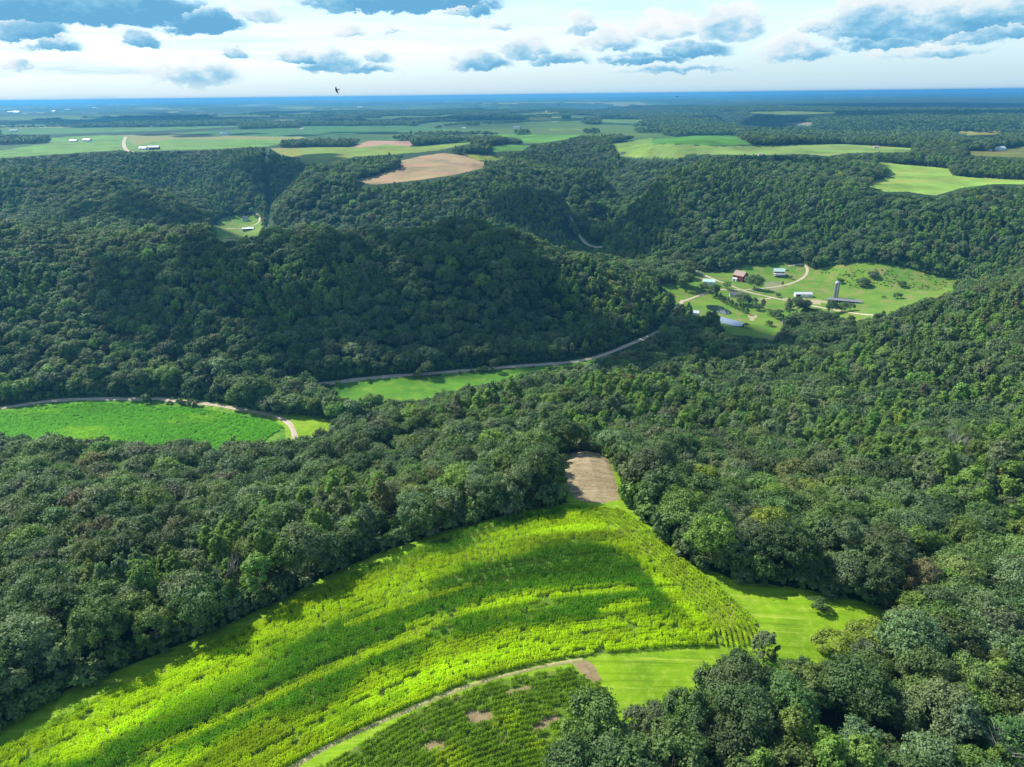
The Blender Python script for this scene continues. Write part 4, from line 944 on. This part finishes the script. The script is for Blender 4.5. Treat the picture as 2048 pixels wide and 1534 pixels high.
# farms out on the plateau: (px, base py, width px, colour, roof, label)
FAR_B = [(288,300,16,M_WHITE,M_PAINTW,'long white roofed barn at the near edge of the plateau fields'),(308,299,18,M_RED,M_PAINTW,'red walled barn beside the long white roofed barn'),(148,284,11,M_WHITE,M_TINW,'white farm shed in the fields left of the pale road'),(175,283,13,M_WHITE,M_TINW,'white farm barn just left of the pale road'),
 (28,264,11,M_WHITE,M_TING,'grey roofed barn by trees at the far left'),(22,226,11,M_PAINTW,M_PAINTW,'bright white barn on the hazy skyline at the far left'),(34,226,9,M_PAINTW,M_PAINTW,'second bright white barn on the skyline at the far left'),(108,224,6,M_WHITE,M_PAINTW,'small white shed below the skyline on the left'),(136,221,8,M_WHITE,M_PAINTW,'white farmhouse dot under the skyline on the left'),(189,217,7,M_WHITE,M_PAINTW,'tiny white barn just under the skyline on the left'),
 (259,254,5,M_WHITE,M_PAINTW,'leftmost white house of the distant hamlet'),(271,252,6,M_WHITE,M_TINW,'second white house of the distant hamlet'),(284,253,5,M_WHITE,M_TING,'grey roofed house amid the distant hamlet'),(305,254,6,M_WHITE,M_PAINTW,'rightmost white house of the distant hamlet'),
 (450,270,15,M_WHITE,M_TINW,'long pale shed among dark green fields'),(604,260,7,M_WHITE,M_TING,'grey shed on the dark field left of centre'),(667,286,9,M_WHITE,M_BROWNR,'brown roofed farmhouse in the trees above the red contour strips'),(655,287,6,M_WHITE,M_TING,'grey shed beside the brown roofed farmhouse in trees'),
 (947,268,11,M_PAINTW,M_PAINTW,'big bright white barn at the wood edge in the middle distance'),(961,268,6,M_WHITE,M_PAINTW,'small white house right of the big white barn'),(972,268,6,M_WHITE,M_PAINTW,'smallest white outbuilding right of the big white barn'),(928,258,7,M_WHITE,M_TINW,'pale shed behind the big white barn'),(1033,257,12,M_WHITE,M_TING,'wide grey roofed barn in front of far woods at centre'),
 (1190,291,10,M_PAINTW,M_PAINTW,'white house on the ridge by the winding road'),(1162,290,6,M_WHITE,M_TING,'grey roofed house in trees near the ridge road'),(1246,308,9,M_WHITE,M_DARKR,'dark roofed shed beside the bright ridge field'),(1473,225,7,M_PAINTW,M_PAINTW,'lone white barn in the blue distance at right of centre'),
 (1999,301,17,M_WHITE,M_TINW,'large white barn in the pale field at the far right'),(1978,302,8,M_WHITE,M_TINW,'small white shed left of the far right barn'),(1521,312,9,M_WHITE,M_BROWNR,'brown roofed house peeping over the ridge woods'),(1752,296,8,M_WHITE,M_BROWNR,'small farmhouse on the crest of the long pale field'),(720,216,8,M_WHITE,M_PAINTW,'white speck of a barn under the skyline at centre left'),(1243,220,6,M_WHITE,M_PAINTW,'tiny white barn far off right of centre')]
for k, (px, py, w, wm, rm, lab) in enumerate(FAR_B):
    x, y, z, d = land_hit(px, py, 900); L = min(w*d/F_PX, 60); Wd = L*.5
    gable('farm_barn' if 'barn' in lab.split(' of ')[0] or 'shed' in lab else 'farmhouse', lab, 'barn' if 'barn' in lab and 'house' not in lab else 'shed' if 'shed' in lab or 'outbuilding' in lab else 'house', (x, y, z), R_((k*37) % 50-25), L, Wd, L*.16+1.5, Wd*.28, wm, rm, over=.5, group='farm buildings on the plateau')
# ponds
def pond(px_poly, z, c):
    P = poly_at(px_poly, z); C = resample(np.r_[P, P[:1]], 1.5)[:-1]; zz = float(np.mean(H(C[:, 0], C[:, 1])))+.35
    me = bpy.data.meshes.new('pond'); cc = C.mean(0); n = len(C)
    me.from_pydata([(cc[0], cc[1], zz)]+[(x, y, zz) for x, y in C], [], [(0, i+1, (i+1) % n+1) for i in range(n)]); me.update()
    tag(link('pond', me, water_mat(c)), kind='structure')
pond([(1412,609),(1436,609),(1462,622),(1452,627),(1432,622),(1415,616)], -100, (.02, .04, .03))
pond([(1436,631),(1452,635),(1485,645),(1480,652),(1455,648),(1434,640)], -100.5, (.10, .16, .22))  # pale blue base colour paints in the sky's reflection
# vehicles
def car(label, pos, rz, paint, pickup=False, name='parked_car', cat='car'):
    e = empty(name, pos, rz); tag(e, label, cat)
    prof = [(-2.25,.45),(-2.3,.8),(-2.2,1.0),(-1.9,1.05),(.95,1.05),(2.0,.9),(2.25,.7),(2.25,.45)]
    def ext(p, hw, top=1.0):
        n = len(p); m = MB(); m.add([(x, -hw, z) for x, z in p]+[(x, hw, z) for x, z in p], [tuple(range(n))[::-1], tuple(range(n, 2*n))]+[(i, (i+1) % n, n+(i+1) % n, n+i) for i in range(n)]); return m
    ext(prof, .9).build('body', paint, e)
    cab = [(-.5,1.04),(-.4,1.62),(.35,1.62),(.95,1.04)] if pickup else [(-2.0,1.04),(-1.6,1.58),(.2,1.60),(.95,1.04)]
    ext(cab, .78).build('windows', M_GLASS, e)
    r = MB(); x0, x1 = cab[1][0], cab[2][0]; r.box(x0-.05, x1+.05, -.76, .76, 1.60, 1.68); r.build('roof', paint, e)
    for x in (-1.4, 1.4):
        for s in (-1, 1):
            w = MB(); w.tube([(x, s*.72, .34), (x, s*.94, .34)], [.34, .34], 14); w.build('wheel', M_TYRE, e)
    return e
car('white pickup truck parked on the lawn beside the blue pond', ground_at(1440, 648, -100.8), R_(160), M_PAINTW, True, 'parked_pickup', 'pickup')
car('white car parked on the driveway right of the farmhouse', ground_at(1573, 543, -97.5), R_(10), M_PAINTW)
car('white car on the grass at the lower edge of the corn field, half behind trees', ground_at(1426, 1350, 0), R_(25), M_PAINTW)
# trees and shrubs that stand alone
def lone(px, py, z, i, w, hgt, ci, label, group=None):
    """w crown width and hgt height in metres"""
    x, y, zz = ground_at(px, py, z); R, Hc, zc = SPEC[i][2:5]; r = random.Random(px*7+py)
    sk = 0.0 if i == 6 else .42 if z == 0 else .24; plant(i, x, y, zz-sk*hgt, (w/(2*R), w/(2*R)*r.uniform(.9, 1.1), hgt*(1+sk)/(zc+Hc)), r.uniform(0, 6), PALC[ci]*r.uniform(.9, 1.15), label, group)
lone(1637, 1214, -1, 6, 5.0, 3.4, 0, 'lone dark round bush standing in the mown meadow')
lone(1509, 571, -98, 0, 20, 17, 1, 'big round tree between the red barn and the crossroads')
lone(1592, 634, -100, 1, 25, 23, 0, 'very large dark tree leaning over the farm road')
lone(1420, 668, -101, 5, 19, 28, 1, 'huge upright tree in front of the blue pond')
lone(1348, 580, -99, 1, 15, 17, 1, 'round tree left of the lane near the cottage')
lone(1366, 585, -99, 0, 19, 18, 1, 'broad tree right of the lane near the cottage')
lone(1453, 581, -98.5, 3, 10, 9, 3, 'small light green tree beside the lane before the red barn')
lone(1408, 588, -99, 1, 10, 9, 1, 'small tree in front of the cottage')
lone(1425, 594, -99, 0, 13, 13, 0, 'dark tree at the top of the fir row')
lone(1486, 608, -99.5, 2, 17, 13, 2, 'pale rounded tree just below the white bungalow')
lone(1506, 611, -99.5, 3, 9, 11, 0, 'dark tree right of the bungalow')
lone(1514, 618, -99.5, 3, 9, 8, 0, 'dark low tree on the lawn edge below the bungalow')
lone(1526, 616, -99.5, 4, 6.5, 12, 0, 'narrow dark tree on the lawn edge below the farm road')
lone(1566, 563, -98, 4, 3.2, 6.5, 0, 'tiny narrow dark tree inside the driveway loop')
lone(1583, 552, -97.5, 6, 4.5, 4.5, 2, 'small bush inside the driveway loop')
lone(1557, 588, -98.5, 1, 5.5, 5.5, 1, 'little round tree by the bare paddock')
lone(1663, 632, -100, 0, 12, 13, 0, 'round tree at the lower end of the farm road')
lone(1682, 630, -100, 1, 11, 11, 1, 'middle tree of three at the lower end of the farm road')
lone(1698, 628, -100, 3, 9, 9, 2, 'small tree at the pasture corner near the farm road')
for px, py, z, i, w, hgt, ci, lab in ((1556,637,-101,1,12,10,0,'round creek tree just above the garden hut'),(1588,648,-101,3,14,12,1,'bushy creek tree below the very large dark tree'),(1540,632,-101,6,8,6,1,'bush at the corner of the lawn above the hut'),
      (1612,640,-101,0,13,11,0,'dark tree right of the very large dark tree'),(1632,640,-101,2,12,9,3,'light green spreading tree by the farm road'),(1725,566,-95,0,14,10,1,'round tree on the rough pasture below the woods'),(1745,560,-95,2,13,8,2,'wide grey-green tree on the rough pasture edge')):
    lone(px, py, z, i, w, hgt, ci, lab)
lone(1681, 561, -96, 1, 7, 7, 0, 'dark tree just behind the silo')
lone(1803, 572, -95, 0, 9, 7, 0, 'dark bush on the pasture fence line')
lone(1795, 594, -97, 1, 9, 7.5, 1, 'round bush in the bright pasture')
lone(1768, 590, -97, 6, 5, 3, 4, 'tiny bush in the bright pasture')
lone(1537, 650, -101, 6, 8, 6, 0, 'dark bush on the lawn near the hut')
lone(1492, 654, -101, 6, 7, 5, 1, 'round bush at the right end of the blue pond')
for k in range(9):
    f = k/8; lone(1432+f*62, 599+f*27, -99.7, 4, 5.2, 9+1.5*math.sin(k*2.3), 0, 'dark fir-like tree in the row above the dark pond'+(', topmost of the row' if k == 0 else ', lowest of the row' if k == 8 else ''), 'row of dark trees above the ponds')
for px, py, i, w, hgt, ci, lab in ((508,812,0,24,24,1,'tallest broad tree of the valley row beside the farm lane'),(478,812,1,16,17,1,'left neighbour of the tallest tree in the valley row'),(548,826,3,18,16,2,'grey-green tree right of the tallest tree in the valley row'),
      (742,828,1,17,19,3,'bright green tree standing before the valley meadow'),(343,783,2,20,17,3,'pale fresh green tree at the foot of the big wooded hill'),(196,788,5,16,22,1,'tall upright tree at the foot of the big wooded hill, far left'),(600,826,3,15,15,1,'bushy tree right of the lane bend in the valley'),(680,834,0,16,15,1,'round tree in front of the narrow valley meadow')):
    lone(px, py, -100, i, w, hgt, ci, lab)
lone(1424, 1412, 0, 1, 9, 10.5, 0, 'round dark tree hiding most of the white car')
lone(1528, 1312, 0, 5, 7.0, 9, 2, 'slim grey-green tree alone at the corn field\'s right corner')
lone(1472, 1362, 0, 5, 7.5, 11, 0, 'dark upright tree on the grass below the corn field\'s right end')
lone(1668, 1300, -1, 3, 8, 7, 5, 'bright yellow-green bushy tree below the mown meadow')
lone(1730, 1285, -1, 2, 10, 7.5, 5, 'wide yellow-green tree at the meadow\'s right tip')
def dead_tree(px, py, z, h, label, seed, hidden=0):
    x, y, zz = ground_at(px, py, z); r = random.Random(seed); e = empty('bare_tree', (x, y, zz-.3), r.uniform(0, 6)); tag(e, label, 'tree')
    m = MB(); m.tube([(0,0,0), (.1,0,h*.3), (0,.1,h*.6), (.1,.1,h*.95)], [.32, .25, .15, .03], 7); m.build('trunk', DEAD, e)
    m = MB()
    for k in range(22):
        a = k*2.4+r.uniform(-.3, .3); z0 = h*r.uniform(.3, .8); L = h*r.uniform(.28, .5); up = r.uniform(.7, 1.3)
        p = [Vector((0, 0, z0)), Vector((math.cos(a)*L*.5, math.sin(a)*L*.5, z0+L*.4*up)), Vector((math.cos(a)*L*.85, math.sin(a)*L*.85, z0+L*.9*up))]
        m.tube(p, [.14, .09, .02], 5, False)
        for j in range(8):
            b = a+r.uniform(-1.2, 1.2); q = p[0].lerp(p[2], r.uniform(.35, .95)); q.z += L*.08; l2 = L*r.uniform(.3, .5)
            m.tube([q, q+Vector((math.cos(b)*l2*.6, math.sin(b)*l2*.6, l2*.6)), q+Vector((math.cos(b)*l2, math.sin(b)*l2, l2*1.1))], [.06, .035, .01], 4, False)
    m.build('branch', DEAD, e)
dead_tree(452, 1205, -2, 12, 'bare grey tree at the wood edge left of the corn', 3)
dead_tree(1905, 905, -30, 15, 'bleached bare tree in the woods on the right slope', 4)
dead_tree(2010, 1560, -2, 13, 'bare grey tree in the lower right corner of the wood', 5)
# birds
def bird(px, py, dist, label, wing, fwd, span=.32):
    d = ray(px, py); d = d/np.linalg.norm(d); p = np.array([0, 0, CAM_Z])+d*dist
    wv = Rv*wing[0]+Uv*wing[1]+d*.35; wv /= np.linalg.norm(wv); fv = Rv*fwd[0]+Uv*fwd[1]-d*.3; fv -= wv*(fv@wv); fv /= np.linalg.norm(fv); up = np.cross(wv, fv)
    mt = Matrix(((wv[0], fv[0], up[0], p[0]), (wv[1], fv[1], up[1], p[1]), (wv[2], fv[2], up[2], p[2]), (0, 0, 0, 1)))
    e = empty('bird', (0, 0, 0)); e.matrix_world = mt; tag(e, label, 'bird', 'birds gliding above the valley'); k = span/.32
    m = MB(); m.tube([(0, .085*k, 0), (0, .06*k, 0), (0, .01*k, 0), (0, -.04*k, 0), (0, -.075*k, 0)], [.004*k, .016*k, .021*k, .014*k, .006*k], 10); m.build('body', M_BIRD, e)
    for s in (-1, 1):
        pts = [(0, .045), (.05, .055), (.1, .035), (.165, -.035), (.1, -.01), (.04, -.015), (0, -.02)]; n = len(pts); m = MB()
        m.add([(s*x*k, y*k, .004*k+x*.12*k) for x, y in pts]+[(s*x*k, y*k, -.002*k+x*.12*k) for x, y in pts], [tuple(range(n)), tuple(range(n, 2*n))[::-1]]+[(i, (i+1) % n, n+(i+1) % n, n+i) for i in range(n)]); m.build('wing', M_BIRD, e)
    m = MB(); m.add([(-.012*k,-.06*k,.002),(.012*k,-.06*k,.002),(.03*k,-.13*k,.002),(0,-.10*k,.002),(-.03*k,-.13*k,.002),(-.012*k,-.06*k,-.002),(.012*k,-.06*k,-.002),(.03*k,-.13*k,-.002),(0,-.10*k,-.002),(-.03*k,-.13*k,-.002)],
          [(0,1,2,3,4),(9,8,7,6,5),(0,5,6,1),(1,6,7,2),(2,7,8,3),(3,8,9,4),(4,9,5,0)]); m.build('tail', M_BIRD, e)
bird(674, 180, 26, 'largest dark bird banking above the horizon left of centre', (.34, -.94), (-.94, -.2), .26)
bird(914, 21, 85, 'tiny dark bird highest in the sky', (1, .1), (.1, -.3))
bird(1118, 210, 70, 'dark bird skimming just below the horizon near centre', (.95, .25), (.3, .1))
bird(1354, 193, 75, 'dark bird right on the skyline at right', (.95, -.1), (.3, .1))

# ------------------------------------------------------------------ the air
HAZE_D, HAZE_C = 8.5e-5, (.11, .42, .78)
m = MB(); m.box(-40000, 40000, -3000, 42000, -190, 131)
hm = bpy.data.materials.new('air'); hm.use_nodes = True; hn = hm.node_tree; hn.nodes.clear()
ho = hn.nodes.new('ShaderNodeOutputMaterial'); hv = hn.nodes.new('ShaderNodeVolumePrincipled')
hv.inputs['Color'].default_value = (*HAZE_C, 1); hv.inputs['Density'].default_value = HAZE_D; hv.inputs['Anisotropy'].default_value = .25
hn.links.new(hv.outputs[0], ho.inputs['Volume']); hm.cycles.homogeneous_volume = True if hasattr(hm.cycles, 'homogeneous_volume') else False
tag(m.build('haze', hm), 'blue summer haze over the far country', 'haze', kind='stuff')

# ------------------------------------------------------------------ cumulus out of view, added to shade the far plain and darken hill slopes
def overhead():
    r = np.random.default_rng(44); V, Q = [], []; nb = 0
    u = np.linspace(0, 2*math.pi, 15)[:-1]; t = np.linspace(0, math.pi, 9); ring = np.stack([np.outer(np.sin(t), np.cos(u)), np.outer(np.sin(t), np.sin(u)), np.outer(np.cos(t), np.ones(14))], -1).reshape(-1, 3)
    idx = np.arange(9*14).reshape(9, 14); q0 = np.stack([idx[:-1], np.roll(idx[:-1], -1, 1), np.roll(idx[1:], -1, 1), idx[1:]], -1).reshape(-1, 4)
    for X, Y, rx, ry in SHADED:
        z0 = 1500; cx = X+math.tan(math.pi/2-SUN_EL)*z0*math.sin(SUN_AZ); cy = Y+math.tan(math.pi/2-SUN_EL)*z0*math.cos(SUN_AZ)
        n = int(26+rx*ry/16000)
        for k in range(min(n, 90)):
            a = r.uniform(0, 6.28); q = math.sqrt(r.uniform(0, 1)); s_ = min(rx, ry)*r.uniform(.16, .36)
            p = np.array([cx+math.cos(a)*q*rx, cy+math.sin(a)*q*ry, z0+s_*.5+r.uniform(0, .5)*min(rx, ry)*(1-q)])
            V.append(ring*np.array([s_*1.3, s_*1.2, s_*.7])*(1+.12*r.normal(size=(len(ring), 1)))+p); Q.append(q0+nb); nb += len(ring)
    m, nt, b = new_mat('shade_cloud', .9, .0); b.inputs['Base Color'].default_value = (.92, .93, .95, 1)
    tag(link('shade_clouds', mesh_np('shade_clouds', np.concatenate(V), np.concatenate(Q), True), m), 'unseen cumulus added above the view to shade hills and plain', 'shade_clouds', kind='stuff')
SHADED = [(0, 690, 165, 85), (-270, 660, 150, 62), (-560, 1060, 170, 50), (60, 1120, 120, 85), (-500, 1540, 150, 105), (420, 1330, 190, 70), (-2600, 5200, 1300, 520), (-300, 4400, 900, 330), (2000, 4000, 1100, 420), (3600, 6800, 1600, 700), (600, 7200, 1500, 500), (-2600, 7600, 1700, 550), (1300, 2700, 420, 190), (-900, 2900, 500, 140)]
overhead()
